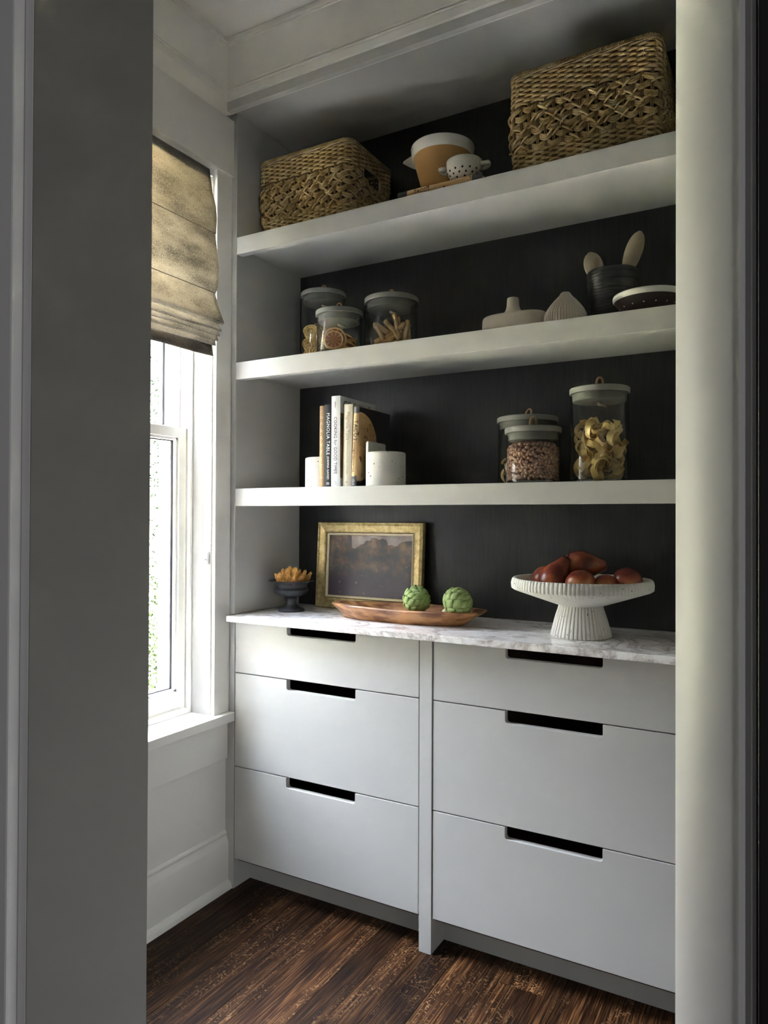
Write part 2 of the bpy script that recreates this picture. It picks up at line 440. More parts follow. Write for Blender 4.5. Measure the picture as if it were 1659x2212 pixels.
# left wall with window opening  (opening y -.878..-.078, z .575..2.372)
WY0, WY1, WZ0, WZ1 = -.878, -.078, .575, 2.372
b = MB()
for (y0, y1, z0, z1) in ((WY1, .42, 0, 2.80), (-1.30, WY0, 0, 2.80), (WY0, WY1, 0, WZ0), (WY0, WY1, WZ1, 2.80)):
    b.box(-.215, XL, y0, y1, z0, z1)
struct(b.obj('wall_left', M_wall))
struct(box('wall_back', -.215, 1.7, .372, .45, 0, 2.80, M_wall, None, 0))
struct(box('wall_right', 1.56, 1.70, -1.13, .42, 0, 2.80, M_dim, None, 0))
struct(box('white_bounce_panel', 1.545, 1.5598, -1.128, -.402, 0, 1.05, M_white, None, .001))  # unseen white panel added to bounce window light onto the left wall
struct(box('dark_absorber_panel', 1.545, 1.5598, -.40, -.002, 0, 2.54, M_dim, None, .001))  # unseen dark panel added to keep bounce off the right drawers
struct(box('ceiling', -.215, 3.4, -3.6, .45, 2.770, 2.83, M_ceil, None, 0))
YH, YP = -1.3137, -1.1292     # hall face / pantry face of the doorway wall
b = MB()
b.box(-1.6, .827, YH, YP, 0, 2.77); b.box(.827, 1.60, YH, YP, 2.12, 2.77); b.box(1.60, 3.4, YH, YP, 0, 2.77)
struct(b.obj('wall_front', M_dim))
struct(box('wall_hall_left', -1.6, -1.5, -3.6, YH, 0, 2.77, M_hall, None, 0))
struct(box('wall_hall_right', 3.3, 3.4, -3.6, YH, 0, 2.77, M_hall, None, 0))
struct(box('wall_hall_back', -1.6, 3.4, -3.6, -3.5, 0, 2.77, M_hall, None, 0))

# doorway: left jamb + casing, right rounded jamb, black door leaf
dj = struct(empty('door_1', (0.827, YH, 0)))
box('jamb_edge', .811, .8262, YH-.0012, YH, 0, 2.12, M_jamb, dj, 0)
box('jamb_lining', .8262, .8275, YH-.0006, YP+.0006, 0, 2.12, M_jamb_shade, dj, 0)  # shade of this face is put into its colour
box('casing', .690, .811, YH-.016, YH, 0, 2.22, M_jamb, dj, .003)
box('casing', .690, 1.66, YH-.016, YH, 2.15, 2.26, M_jamb, dj, .003)
pts = [(1.600, YP), (1.5445, YP)]
for i in range(0, 17):
    a = i/16*R(62); rho = .0955
    pts.append((1.5445+rho*(1-math.cos(a)), YH+rho*math.sin(R(62))-rho*math.sin(a)))
pts += [(1.600, YH)]
o = prism('jamb', pts, 'z', 0, 2.12, M_jamb, dj); autosmooth(o, 30)
pts = [(1.5955, YH), (1.5955, YH-.003), (1.5985, YH-.004), (1.5995, YH-.0005), (1.6025, YH-.0005), (1.6035, YH-.006), (1.606, YH-.006), (1.6066, YH)]
prism('casing', pts, 'z', 0, 2.15, M_jamb, dj)
dl = struct(empty('door_2', (1.607, YH, 0)))
box('door_leaf', 1.6072, 2.35, YH-.012, YH, .01, 2.10, M_black, dl, .002)

# baseboard
bp_ = [(XL, 0), (-.004, 0), (-.004, .010), (-.007, .017), (-.013, .024), (-.019, .028), (-.019, .148), (-.0205, .152), (-.022, .158), (-.0285, .170), (-.0285, .1755), (-.0265, .179), (-.0275, .183), (-.031, .1865), (XL, .189)]
o = struct(prism('baseboard_left', bp_, 'y', YP, -.0008, M_white)); autosmooth(o, 50)

# ---- crown: solid frieze + beads, left run and front run
def crown(name, run):
    if run == 'left':
        e = struct(empty(name, (XL, -.6, 2.574)))
        F = .048
        def bx(n, p0, p1, z0, z1, bev=.001): return box(n, F+p0 if p0 > -.05 else XL, F+p1, YP, -.105, z0, z1, M_white, e, bev)
    else:
        e = struct(empty(name, (.7, -.105, 2.574)))
        def bx(n, p0, p1, z0, z1, bev=.001): return box(n, XL if p0 < -.05 else .0478, 1.56, -.105-p1, -.105-p0 if p0 > -.05 else -.04, z0, z1, M_white, e, bev)
    bx('frieze_board', -.06, 0, 2.574, 2.770, 0)
    bx('lower_fascia', -.002, .0045, 2.574, 2.597)
    bx('bead', -.002, .0065, 2.5985, 2.605, .003)
    bx('bead', -.002, .0055, 2.6085, 2.6165, .0035)
    bx('ceiling_mould', -.002, .010, 2.752, 2.770, .004)
    bx('ceiling_mould_lip', -.002, .004, 2.747, 2.752, .001)
crown('trim_1', 'left'); crown('trim_2', 'front')

# ---- window
W = struct(empty('window_1', (-.142, -.478, .589)))
box('side_casing', XL, -.020, -.0735, -.0015, .589, 2.385, M_white, W, .0012)
box('side_casing', XL, -.020, -.9545, -.8825, .589, 2.385, M_white, W, .0012)
box('head_casing', XL, -.012, -.965, -.0012, 2.385, 2.574, M_white, W, .0015)
box('sill', -.135, .005, -.965, -.0012, .559, .589, M_white, W, .002)
box('apron', XL, -.025, -.958, -.0015, .4317, .559, M_white, W, .0012)
# jamb lining
box('jamb_lining', -.205, XL+.0002, -.078, -.070, .575, 2.385, M_white, W, .0005)
box('jamb_lining', -.205, XL+.0002, -.888, -.878, .575, 2.385, M_white, W, .0005)
box('jamb_lining', -.205, XL+.0002, -.878, -.078, 2.362, 2.385, M_white, W, .0005)
box('stop', -.131, -.1175, -.0885, -.078, .589, 2.362, M_white, W, .001)
box('stop', -.131, -.1175, -.878, -.8675, .589, 2.362, M_white, W, .001)
box('stop', -.131, -.1175, -.8675, -.0885, .589, .6035, M_white, W, .001)
box('sill_nose', -.24, -.131, -.878, -.078, .560, .600, M_white, W, .001)
M_track = mat('jamb_track_grey', (.30, .28, .27), .5)
def sash(face, z0, z1, zr0, zr1, stile, y0=-.858, y1=-.0845):
    s = empty('sash', (0, 0, 0)); s.parent = W
    x1, x0 = face, face-.034
    def bb(n, yy0, yy1, zz0, zz1, xx0=x0, xx1=x1, m=M_white, bev=.001): return box(n, xx0, xx1, yy0, yy1, zz0, zz1, m, s, bev)
    bb('stile', y1-stile, y1, z0, z1); bb('stile', y0, y0+stile, z0, z1)
    bb('bottom_rail', y0+stile, y1-stile, z0, zr0); bb('top_rail', y0+stile, y1-stile, zr1, z1)
    gi = y1-stile; gj = y0+stile
    # glazing bead and dark gasket
    q = .009
    for (a, c_, d, e_) in ((gi-q, gi, zr0, zr1), (gj, gj+q, zr0, zr1), (gj, gi, zr0, zr0+q), (gj, gi, zr1-q, zr1)):
        bb('glazing_bead', a, c_, d, e_, x0+.008, x1-.007)
    g = .0165
    for (a, c_, d, e_) in ((gi-g, gi-q, zr0+q, zr1-q), (gj+q, gj+g, zr0+q, zr1-q), (gj+q, gi-q, zr0+q, zr0+g*.8), (gj+q, gi-q, zr1-g*.8, zr1-q)):
        bb('gasket', a, c_, d, e_, x0+.008, x0+.014, M_gasket, 0)
    bb('pane', gj+q, gi-q, zr0+q, zr1-q, x0+.010, x0+.0125, M_pane, 0)
M_gasket = mat('window_gasket', (.10, .095, .11), .6)
sash(-.142, .6035, 1.535, .662, 1.502, .030)
sash(-.181, 1.498, 2.362, 1.535, 2.33, .032)
box('jamb_track', -.181, -.131, -.0845, -.078, 1.535, 2.362, M_white, W, 0)
box('jamb_groove', -.172, -.166, -.0855, -.0844, 1.535, 2.362, M_track, W, 0)
box('jamb_groove', -.150, -.145, -.0855, -.0844, 1.535, 2.362, M_track, W, 0)

# =================================================================== OUTSIDE
struct(box('ground', -14, -4.8, -9, 9, -.75, -.66, mat('lawn', (.032, .034, .020), .95, .1, bump=(30, .6, .02), var=(4, (.045, .048, .028), .3, .7)), None, 0))
struct(box('path', -2.9, -.3, -9, 9, -.75, -.65, mat('pale_paving', (.64, .61, .57), .9, .1, bump=(6, .3, .01)), None, 0))
struct(box('exterior_wall_back', -.32, -.216, .16, 4, -.7, 3.2, mat('white_siding', (.82, .82, .80), .6), None, 0))
struct(box('exterior_wall_front', -.32, -.216, -5, -1.05, -.7, 3.2, mat('white_siding_b', (.82, .82, .80), .6), None, 0))
t = thing('porch_column', 'white square porch column outside the window', 'column', (-2.0, 1.66, -.65))
box('shaft', -2.05, -1.95, 1.585, 1.72, -.58, 3.0, M_white, t, .006); box('plinth', -2.07, -1.93, 1.565, 1.74, -.65, -.58, M_white, t, .006)
M_leaf = mat('pale_green_leaf', (.004, .0085, .0025), .8, .05, var=(3, (.008, .014, .005), .35, .7))
M_leaf2 = mat('deep_green_leaf', (.004, .008, .004), .8, .05, var=(3, (.008, .013, .008), .35, .7))
M_bark = mat('bark', (.20, .15, .11), .8)
def shrub(name, loc, h, rad, n, m, label, cat, seed, trunk=.3):
    rn = random.Random(seed); t = thing(name, label, cat, loc)
    b = MB()
    for i in range(n):
        while True:
            p = Vector((rn.uniform(-1, 1), rn.uniform(-1, 1), rn.uniform(-1, 1)))
            if .25 < p.length < 1: break
        p = Vector((p.x*rad, p.y*rad, trunk+(h-trunk)*(p.z*.5+.5)))
        q = Euler((rn.uniform(0, 6), rn.uniform(0, 6), rn.uniform(0, 6))).to_matrix(); s = rn.uniform(.018, .038)
        vs = [p+q@Vector(c_)*s for c_ in ((0, -1, 0), (.45, -.1, .08), (0, 1, 0), (-.45, -.1, .08))]
        b.add(vs, [(0, 1, 2, 3)])
    f = b.obj('foliage', m, t); f['kind'] = 'stuff'
    b = MB()
    for i in range(5):
        a = i*1.256; b.tube([(0, 0, 0), (math.cos(a)*rad*.2, math.sin(a)*rad*.2, trunk), (math.cos(a)*rad*.6, math.sin(a)*rad*.6, h*.75)], [.03, .02, .008], 6)
    b.obj('stem', M_bark, t)
shrub('leafy_shrub', (-3.4, 2.75, -.65), 1.5, .62, 3600, M_leaf, 'low bright green shrub growing on the ground outside the window', 'shrub', 1)
shrub('garden_tree', (-5.2, 4.3, -.66), 4.4, 1.5, 8000, M_leaf2, 'taller green tree standing behind the shrub outside the window', 'tree', 2, 1.2)

# =================================================================== CABINETS
ZD = [(.7222, .8935), (.4105, .7192), (.1024, .4075)]
def drawer_front(cab, x0, x1, n0, n1, z0, z1):
    r = .008; d = .0325; p = [(x0, z0), (x1, z0), (x1, z1), (n1, z1)]
    for i in range(5):
        a = i/4*math.pi/2; p.append((n1-r+r*math.cos(a), z1-d+r-r*math.sin(a)))
    for i in range(5):
        a = math.pi/2+i/4*math.pi/2; p.append((n0+r+r*math.cos(a), z1-d+r-r*math.sin(a)))
    p += [(n0, z1), (x0, z1)]
    f = prism('drawer', p, 'y', 0, .020, M_paint, cab, .0011)
    off = Vector((0, 0, 0))
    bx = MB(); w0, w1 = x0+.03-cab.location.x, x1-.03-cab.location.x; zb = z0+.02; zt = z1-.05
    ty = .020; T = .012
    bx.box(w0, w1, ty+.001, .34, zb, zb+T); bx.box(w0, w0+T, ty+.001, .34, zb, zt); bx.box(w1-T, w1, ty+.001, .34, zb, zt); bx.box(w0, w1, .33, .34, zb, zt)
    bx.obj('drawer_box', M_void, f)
def cabinet(name, label, x0, x1, n0, n1, sides):
    c = thing(name, label, 'cabinet', ((x0+x1)/2, 0, 0))
    for z0, z1 in ZD: drawer_front(c, x0, x1, n0, n1, z0, z1)
    for s in sides: box(s[0], s[1], s[2], s[3], .36, 0, .8945, M_paint, c, .0008)
    box('toe_kick', x0-.005, x1+.004, .0865, .100, 0, .10, M_paint, c, 0)
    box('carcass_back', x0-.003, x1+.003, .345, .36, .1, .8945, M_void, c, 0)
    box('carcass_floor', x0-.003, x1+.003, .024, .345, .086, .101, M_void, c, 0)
    return c
cabinet('drawer_cabinet', 'left bank of three pale grey flat drawers, next to the window wall', .0048, .6905, .2182, .4765,
        [('side_panel', XL, 0.0015, 0), ('centre_post', .6945, .7335, -.0022)])
CR = cabinet('drawer_cabinet', 'right bank of three pale grey flat drawers, below the fruit pedestal', .7370, 1.4255, .9515, 1.2095,
        [('side_panel', 1.4290, 1.4600, 0)])
box('filler_panel', 1.460, 1.545, .0, .02, 0, .8945, M_paint, CR, 0)
o = prism('countertop', [(0.001, -.0427), (1.56, -.0427), (1.56, .3715), (0.001, .3715)], 'z', .8948, .914, M_marble, None, .0016)
tag(o, 'white marble worktop with grey and brown veins, on the drawer cabinets', 'worktop')

SU = thing('shelf_unit', 'built-in grey open shelves with black back, above the marble worktop', 'shelving', (.7, 0, .914))
box('side_panel', XL, 0, 0, .362, .9145, 2.600, M_paint, SU, .001)
box('side_panel', 1.429, 1.460, 0, .362, .9145, 2.600, M_paint, SU, .001)
box('back_panel', 0, 1.43, .362, .3715, .9145, 2.605, M_back, SU, 0)
box('head_panel', XL, 1.46, -.085, .362, 2.600, 2.62, M_paint, SU, 0)
box('head_rail', .0440, 1.56, -.1005, -.082, 2.545, 2.574, M_paint, SU, .001)
for zt, zb, zu in ((2.1797, 2.1218, 2.1487), (1.7584, 1.7003, 1.7268), (1.3350, 1.2765, 1.303)):
    s = box('shelf', 0.0003, 1.4287, .028, .362, zu, zt, M_paint, SU, 0)
    box('shelf_nosing', 0.0003, 1.4287, 0, .028, zb, zt, M_paint, s, .0011)
box('filler_panel', 1.460, 1.56, .0, .02, .9145, 2.60, M_paint, SU, 0)

# =================================================================== ROMAN BLIND
def blind():
    t = thing('roman_blind', 'grey speckled linen roman blind, drawn half way down over the window', 'blind', (-.03, -.478, 2.37))
    pr = [(-.0305, 2.3765), (-.030, 2.372), (-.018, 2.30), (-.002, 2.246), (.0015, 2.205), (-.001, 2.161), (-.004, 2.1575), (.004, 2.10), (.0115, 2.045),
          (.012, 2.01), (.008, 1.983), (-.0005, 1.9665), (-.003, 1.963), (.008, 1.925), (.0345, 1.866), (.0360, 1.861), (.031, 1.858), (.012, 1.868),
          (.010, 1.862), (.0245, 1.841), (.0235, 1.836), (.012, 1.843), (.010, 1.839), (.0175, 1.827), (.0165, 1.822), (.006, 1.830), (.004, 1.826), (.010, 1.812), (.009, 1.807),
          (-.001, 1.817), (-.002, 1.812), (.0005, 1.797), (-.001, 1.793), (-.013, 1.803), (-.016, 1.799), (-.0125, 1.775), (-.010, 1.763), (-.012, 1.7605), (-.016, 1.765), (-.020, 1.80)]
    N = 40; vs = []; fs = []; P = len(pr)
    for i in range(N+1):
        f = i/N; y = -.0985-(.862-.0985)*f
        for j, (x, z) in enumerate(pr):
            j_ = j/P
            sag = -.0028*math.sin(f*math.pi)*(1 if j > 12 else .3)
            nz = noise.noise(Vector((y*7, j*.35, 1.3)))*.0022*(1 if j > 13 else .5)
            vs.append((x+.03+nz, y+.478, z-2.37+sag+nz*.6))
    for i in range(N):
        for j in range(P-1): fs.append((i*P+j, (i+1)*P+j, (i+1)*P+j+1, i*P+j+1))
    o = raw('fabric', vs, fs, M_blind, t, True)
    sd = o.modifiers.new('solid', 'SOLIDIFY'); sd.thickness = .0016; sd.offset = -1
    box('head_rail', -.060, -.0315, -.862, -.095, 2.340, 2.362, M_white, t, .001)
    # stitched seam lines
    for z, x in ((2.158, -.0035), (1.9645, -.0025)):
        b = MB(); b.tube([(x+.0325, -.862+.478, z-2.37), (x+.0325, -.0985+.478, z-2.37)], .0011, 6)
        b.obj('seam', mat('seam_thread', (.16, .14, .11), .8), t)
    # bead chain loop hanging in front of the jamb
    b = MB()
    L1 = []; L2 = []
    n = 118
    pts = []
    for i in range(n):          # down
        z = 1.80-(1.80-1.16)*i/(n-1); pts.append((-.064-.004*math.sin(i/n*3), -.0835, z))
    for i in range(1, 12):
        a = i/12*math.pi; pts.append((-.064+.0165*(1-math.cos(a)), -.0835, 1.16-.05*math.sin(a)))
    for i in range(n):
        z = 1.16+(1.80-1.16)*i/(n-1); f = i/(n-1); pts.append((-.031-.012*f, -.0835, z))
    ico = [(1, 0, 0), (-1, 0, 0), (0, 1, 0), (0, -1, 0), (0, 0, 1), (0, 0, -1)]
    tri = [(0, 2, 4), (2, 1, 4), (1, 3, 4), (3, 0, 4), (2, 0, 5), (1, 2, 5), (3, 1, 5), (0, 3, 5)]
    bm = bmesh.new(); bmesh.ops.create_icosphere(bm, subdivisions=1, radius=.0015)
    iv = [v.co.copy() for v in bm.verts]; fi = [tuple(v.index for v in f.verts) for f in bm.faces]; bm.free()
    for p in pts: b.add([Vector(p)-t.location+v for v in iv], fi)
    c = b.obj('bead_chain', mat('clear_bead', (.62, .62, .60), .25, .6), t, True); c['kind'] = 'stuff'
    b = MB(); b.tube([Vector((-.047, -.0835, 1.125))-t.location, Vector((-.047, -.0835, 1.085))-t.location], .006, 10)
    h = b.obj('chain_holder', mat('clear_plastic', (.80, .80, .79), .2, .6), t, True)
    b = MB(); b.tube([Vector((-.047, -.0865, 1.100))-t.location, Vector((-.047, -.0905, 1.100))-t.location], .0022, 8)
    b.obj('screw', M_stem, h)
blind()

# =================================================================== BASKETS
def basket(name, label, x0, x1, y0, y1, z0, h, taper, seed, hole=False):
    """rounded-rectangle woven basket; taper = how much wider the top is on each side"""
    cx, cy = (x0+x1)/2, (y0+y1)/2; t = thing(name, label, 'basket', (cx, cy, z0))
    rn = random.Random(seed)
    HX, HY, RC = (x1-x0)/2, (y1-y0)/2, .028
    def per(u, hx, hy):           # perimeter point + normal, u in metres on base rect
        a, b_ = 2*(hx-RC), 2*(hy-RC); q = math.pi*RC/2; tot = 2*a+2*b_+4*q; u = (u % 1)*tot
        segs = [(a, 'f'), (q, 0), (b_, 'r'), (q, 1), (a, 'k'), (q, 2), (b_, 'l'), (q, 3)]
        for L, k_ in segs:
            if u <= L:
                if k_ == 'f': return Vector((-hx+RC+u, -hy)), Vector((0, -1)), 'f', (u-L/2)
                if k_ == 'r': return Vector((hx, -hy+RC+u)), Vector((1, 0)), 'r', (u-L/2)
                if k_ == 'k': return Vector((hx-RC-u, hy)), Vector((0, 1)), 'k', (u-L/2)
                if k_ == 'l': return Vector((-hx, hy-RC-u)), Vector((-1, 0)), 'l', (u-L/2)
                an = (-math.pi/2)+k_*math.pi/2+u/RC; c_ = [Vector((hx-RC, -hy+RC)), Vector((hx-RC, hy-RC)), Vector((-hx+RC, hy-RC)), Vector((-hx+RC, -hy+RC))][k_]
                n_ = Vector((math.cos(an), math.sin(an))); return c_+n_*RC, n_, 'c', 0
            u -= L
        return Vector((-hx+RC, -hy)), Vector((0, -1)), 'f', 0
    TOT = 2*(2*HX-2*RC)+2*(2*HY-2*RC)+2*math.pi*RC
    NS = int(round(TOT/.0235)); NS += NS % 2      # stakes
    def at(ui, z, out):
        f = z/h; bulge = .006*math.sin(f*math.pi)
        p, n_, k_, s = per(ui, HX+taper*f-taper, HY+taper*f-taper)
        p = p+n_*(out+bulge)
        return Vector((p.x, p.y, z)), k_, s
    def inhole(k_, s, z): return hole and k_ in 'rl' and abs(s) < .052-.10*max(0, z/h-.72)*0 and .60*h < z < .80*h
    rope = .0036
    # --- plain rows (bottom, top); decorative rows in the middle
    body = MB(); SP = 8
    def row(z, ph, amp=.0042, rr=rope, zamp=0.0, zph=0.0, jit=.0006):
        n = NS*SP//2; runs = []; cur = []
        sd = rn.random()*50
        for i in range(n+1):
            ui = i/n; s_ = ui*NS
            out = amp*math.cos(math.pi*s_+ph)
            zz = z+zamp*math.sin(math.pi*s_+zph)+noise.noise(Vector((i*.35, sd, 0)))*jit*2
            p, k_, s = at(ui, zz, out+noise.noise(Vector((i*.3, sd, 5)))*jit)
            if inhole(k_, s, zz):
                if len(cur) > 1: runs.append(cur)
                cur = []
            else: cur.append(p)
        if len(cur) > 1: runs.append(cur)
        closed = len(runs) == 1 and len(runs[0]) == n+1
        for r_ in runs:
            if closed: r_ = r_[:-1]
            body.tube(r_, rr*rn.uniform(.9, 1.1), 5, closed=closed, ell=1.15, uvs=260.0)
    z = .005; i = 0
    while z < h-.012:
        f = z/h
        if f < .24 or f > .66:
            row(z, math.pi*(i % 2)); z += .0068
        else:
            # band of three strands that arches between pairs of stakes
            for q in range(3):
                row(z+q*.0052, math.pi*(i % 2), .0058, .0032, .0068, math.pi/2*(1 if i % 2 else -1), .0009)
            z += .0215
        i += 1
    o = body.obj('woven_body', M_weave, t, True, uv=True); o['kind'] = 'stuff'
    # diagonal accent strands across the middle band
    dg = MB()
    for q in range(NS):
        for lev in range(5):
            if rn.random() < .35: continue
            zz = h*(.27+.085*lev)+rn.uniform(-.003, .003)
            u0 = (q+rn.uniform(-.2, .2))/NS; d = (1 if (q+lev) % 3 else -1)
            pp = []
            for s_ in range(6):
                g = s_/5; p, k_, s = at(u0+g*1.25/NS, zz+d*(g-.5)*.020, .0095*math.sin(math.pi*(.12+.76*g))+.0015)
                pp.append(p)
            if inhole(k_, s, zz): continue
            dg.tube(pp, [.0020, .0029, .0031, .0031, .0028, .0018], 5, uvs=260.0)
    o = dg.obj('accent_strand', M_weave, t, True, uv=True); o['kind'] = 'stuff'
    st = MB()
    for q in range(NS):
        ui = (q+.0)/NS
        for dd in (-.0022, .0022):
            pts = []
            for s_ in range(9):
                zz = .002+(h-.012)*s_/8; p, k_, s = at(ui+dd/TOT, zz, 0)
                pts.append((p, inhole(k_, s, zz)))
            cur = []
            for p, ih in pts+[(None, True)]:
                if ih:
                    if len(cur) > 1: st.tube(cur, .0023, 4)
                    cur = []
                else: cur.append(p)
    o = st.obj('stake', M_stake, t, True); o['kind'] = 'stuff'
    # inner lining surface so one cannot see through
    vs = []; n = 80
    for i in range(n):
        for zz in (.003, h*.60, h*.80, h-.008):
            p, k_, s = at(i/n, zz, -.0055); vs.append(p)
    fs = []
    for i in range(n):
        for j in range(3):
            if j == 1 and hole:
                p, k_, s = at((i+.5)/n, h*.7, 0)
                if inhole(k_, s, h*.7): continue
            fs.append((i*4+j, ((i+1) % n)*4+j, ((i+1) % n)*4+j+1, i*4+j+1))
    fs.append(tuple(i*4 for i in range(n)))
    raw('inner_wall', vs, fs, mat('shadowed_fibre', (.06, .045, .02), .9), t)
    # rim: fat rope overlaid with slanted wraps + pale lashing
    rim = MB(); n = 120
    rim.tube([at(i/n, h-.004, 0)[0] for i in range(n)], .0060, 8, closed=True, ell=1.0)
    m_ = int(TOT/.0052)
    for i in range(m_):
        pp = []
        for s_ in range(7):
            a = -.5+s_/6*math.pi*1.15; p, k_, s = at((i+s_*.28)/m_, h-.004+.0068*math.sin(a), .0068*math.cos(a)); pp.append(p)
        rim.tube(pp, .0021, 4, caps=False)
    rim.obj('rim', M_weave, t, True, uv=True)
    la = MB(); m_ = int(TOT/.075)
    for i in range(m_):
        pp = []
        for s_ in range(9):
            g = s_/8; p, k_, s = at((i+g*1.02)/m_, h-.0165+.0085*g, .0048+.0022*math.sin(g*math.pi)); pp.append(p)
        la.tube(pp, .0017, 5)
    la.tube([at(i/n, h-.014, .0015)[0] for i in range(n)], .0022, 5, closed=True)
    la.obj('lashing', M_reed, t, True)
    if hole:
        for sgn in (1, -1):
            hl = MB()
            cxh = sgn*(HX-taper*.3+.003)
            pp = []
            for i in range(24):
                a = i/24*2*math.pi; sy = .056*max(-1, min(1, 1.25*math.cos(a))); sz = .105*h*max(-1, min(1, 1.25*math.sin(a)))
                pp.append((cxh, sy, .70*h+sz))
            hl.tube(pp, .0052, 6, closed=True)
            hl.obj('handle_hole_edge', M_weave, t, True, uv=True)
    return t
basket('woven_basket', 'woven seagrass basket with handle hole, left end of the top shelf', .040, .402, .070, .345, 2.1800, .268, .010, 3, True)
basket('woven_basket', 'large woven seagrass basket, right end of the top shelf', .943, 1.330, .055, .34, 2.1800, .290, .006, 8)

# =================================================================== BOOKS
M_tortilla_c = (.60, .38, .17)
def tortilla_mat(name, base, fn):
    m, k = newmat(name, .5)
    t = k.node('ShaderNodeTexCoord'); sp = k.node('ShaderNodeSeparateXYZ', {0: (t, 'Object')})
    mask = fn(k, sp)
    n1 = k.node('ShaderNodeTexNoise', {0: (t, 'Object'), 'Scale': 14, 'Detail': 4})
    n2 = k.node('ShaderNodeTexNoise', {0: (t, 'Object'), 'Scale': 75, 'Detail': 3})
    tone = k.ramp((n1, 0), [(.3, (.50, .28, .10)), (.6, (.72, .50, .26))])
    sp2 = k.ramp((n2, 0), [(.62, (1, 1, 1)), (.68, (.16, .07, .03))])
    c = k.mix(1.0, (tone, 0), (sp2, 0), 'MULTIPLY')
    k.set(k.b, 'Base Color', k.mix(mask, base, c))
    return m
M_ink_w = mat('white_print', (.85, .84, .80), .6); M_ink_k = mat('black_print', (.02, .02, .02), .6); M_ink_g = mat('gold_print', (.40, .36, .28), .6)
M_ink_c = mat('cream_print', (.80, .66, .48), .6)
def flat_cover(name, c): return mat(name, c, .5, .35)
def book(name, label, loc, w_, d, h_, mc, lean=0.0, group=None, ms=None, rot=None):
    """spine faces -y, width along x; origin bottom-left-front corner"""
    t = thing(name, label, 'book', loc)
    T = .0022
    b = MB(); b.box(0, T, .003, d, 0, h_); b.box(w_-T, w_, .003, d, 0, h_)
    o = bevel(b.obj('cover', mc, t), .0004)
    b = MB(); n = 6; 
    vs = []
    # gently rounded spine
    for z in (0, h_):
        for i in range(n+1):
            f = i/n; vs.append((w_*f, .003-.003*math.sin(f*math.pi), z))
        for i in range(n+1):
            f = 1-i/n; vs.append((w_*f, .005, z))
    m_ = 2*n+2
    fs = [tuple(range(m_)), tuple(range(2*m_-1, m_-1, -1))]+[(i, i+m_, (i+1) % m_+m_, (i+1) % m_) for i in range(m_)]
    raw('spine', vs, [f[::-1] for f in fs], ms or mc, t)
    b = MB(); b.box(T, w_-T, .005, d-.003, .003, h_-.003); b.obj('pages', M_page, t)
    t.rotation_euler = rot if rot else (0, lean, 0)
    return t
MT = Matrix(((0, 1, 0, 0), (0, 0, -1, 0), (-1, 0, 0, 0), (0, 0, 0, 1)))   # text x-> -z, y-> +x, z-> -y
MU = Matrix(((1, 0, 0, 0), (0, 0, -1, 0), (0, 1, 0, 0), (0, 0, 0, 1)))    # upright
def st(t, body, size, x, z, m, up=False, y=-.0006, sx_=1.0, sp=1.0, line=1.0, nm='spine_lettering'):
    mt = Matrix.Translation((x, y, z)) @ (MU if up else MT)
    return text(nm, body, size, mt, m, t, sx_=sx_, spacing=sp, line=line)
ZC = 1.3350
t = book('cookbook', 'slim tan cookbook with pale stacked spine lettering, beside the left bookend', (.2965, .062, ZC), .0192, .195, .264, flat_cover('tan_cloth', (.55, .36, .19)))
for i, ch in enumerate('HARVEST'): st(t, ch, .0155, .0096, .206-i*.0228, M_ink_c, True)
for z in (.250, .246, .228, .224, .0335, .0300, .0115): 
    b = MB(); b.box(.003, .0162, -.0009, -.0003, z, z+.0011); b.obj('spine_rule', M_ink_c, t)
t = book('cookbook', 'black cookbook with white spine lettering, next to the slim tan one', (.3163, .060, ZC), .0320, .2, .2665, flat_cover('black_cloth', (.016, .019, .022)))
st(t, 'MAGNOLIA TABLE', .0172, .0165, .172, M_ink_w, sp=1.12, sx_=.86); st(t, 'JOANNA GAINES', .0105, .0165, .063, M_ink_w, sp=1.1, sx_=.85); st(t, 'm', .016, .0165, .014, M_ink_w, True)
# white book: cover with green/brown photo strip
def phmask(k, sp):
    z = (sp, 'Z'); a = k.math('GREATER_THAN', z, .03); b_ = k.math('LESS_THAN', z, .236); c_ = k.math('GREATER_THAN', (sp, 'X'), .02)
    return k.math('MULTIPLY', k.math('MULTIPLY', a, b_), c_)
m, k = newmat('white_photo_cover', .35)
tt = k.node('ShaderNodeTexCoord'); sp_ = k.node('ShaderNodeSeparateXYZ', {0: (tt, 'Object')}); mk = phmask(k, sp_)
nn = k.node('ShaderNodeTexNoise', {0: (tt, 'Object'), 'Scale': 22, 'Detail': 4})
ph = k.ramp((nn, 0), [(.35, (.05, .12, .03)), (.45, (.30, .15, .05)), (.60, (.42, .26, .12)), (.75, (.10, .05, .02))])
k.set(k.b, 'Base Color', k.mix(mk, (.74, .75, .76), (ph, 0)))
t = book('cookbook', 'tallest white cookbook with black spine lettering, middle of the book row', (.3487, .052, ZC), .0330, .222, .2900, m, ms=flat_cover('white_cover', (.76, .77, .78)))
st(t, 'COOKING for GOOD TIMES', .0168, .0165, .133, M_ink_k, sp=1.03, sx_=.84); st(t, 'kahan', .0082, .0165, .262, M_ink_k); 
b = MB(); b.tube([(.0165+.0042*math.cos(a/12*6.283), -.0008, .014+.0042*math.sin(a/12*6.283)) for a in range(12)], .0004, 4, closed=True); b.obj('spine_emblem', M_ink_k, t)
mt = Matrix.Translation((.0332, .105, .263)) @ Matrix(((0, 0, 1, 0), (1, 0, 0, 0), (0, 1, 0, 0), (0, 0, 0, 1)))
text('cover_lettering', 'COOKING', .036, mt, M_ink_k, t, spacing=1.0)
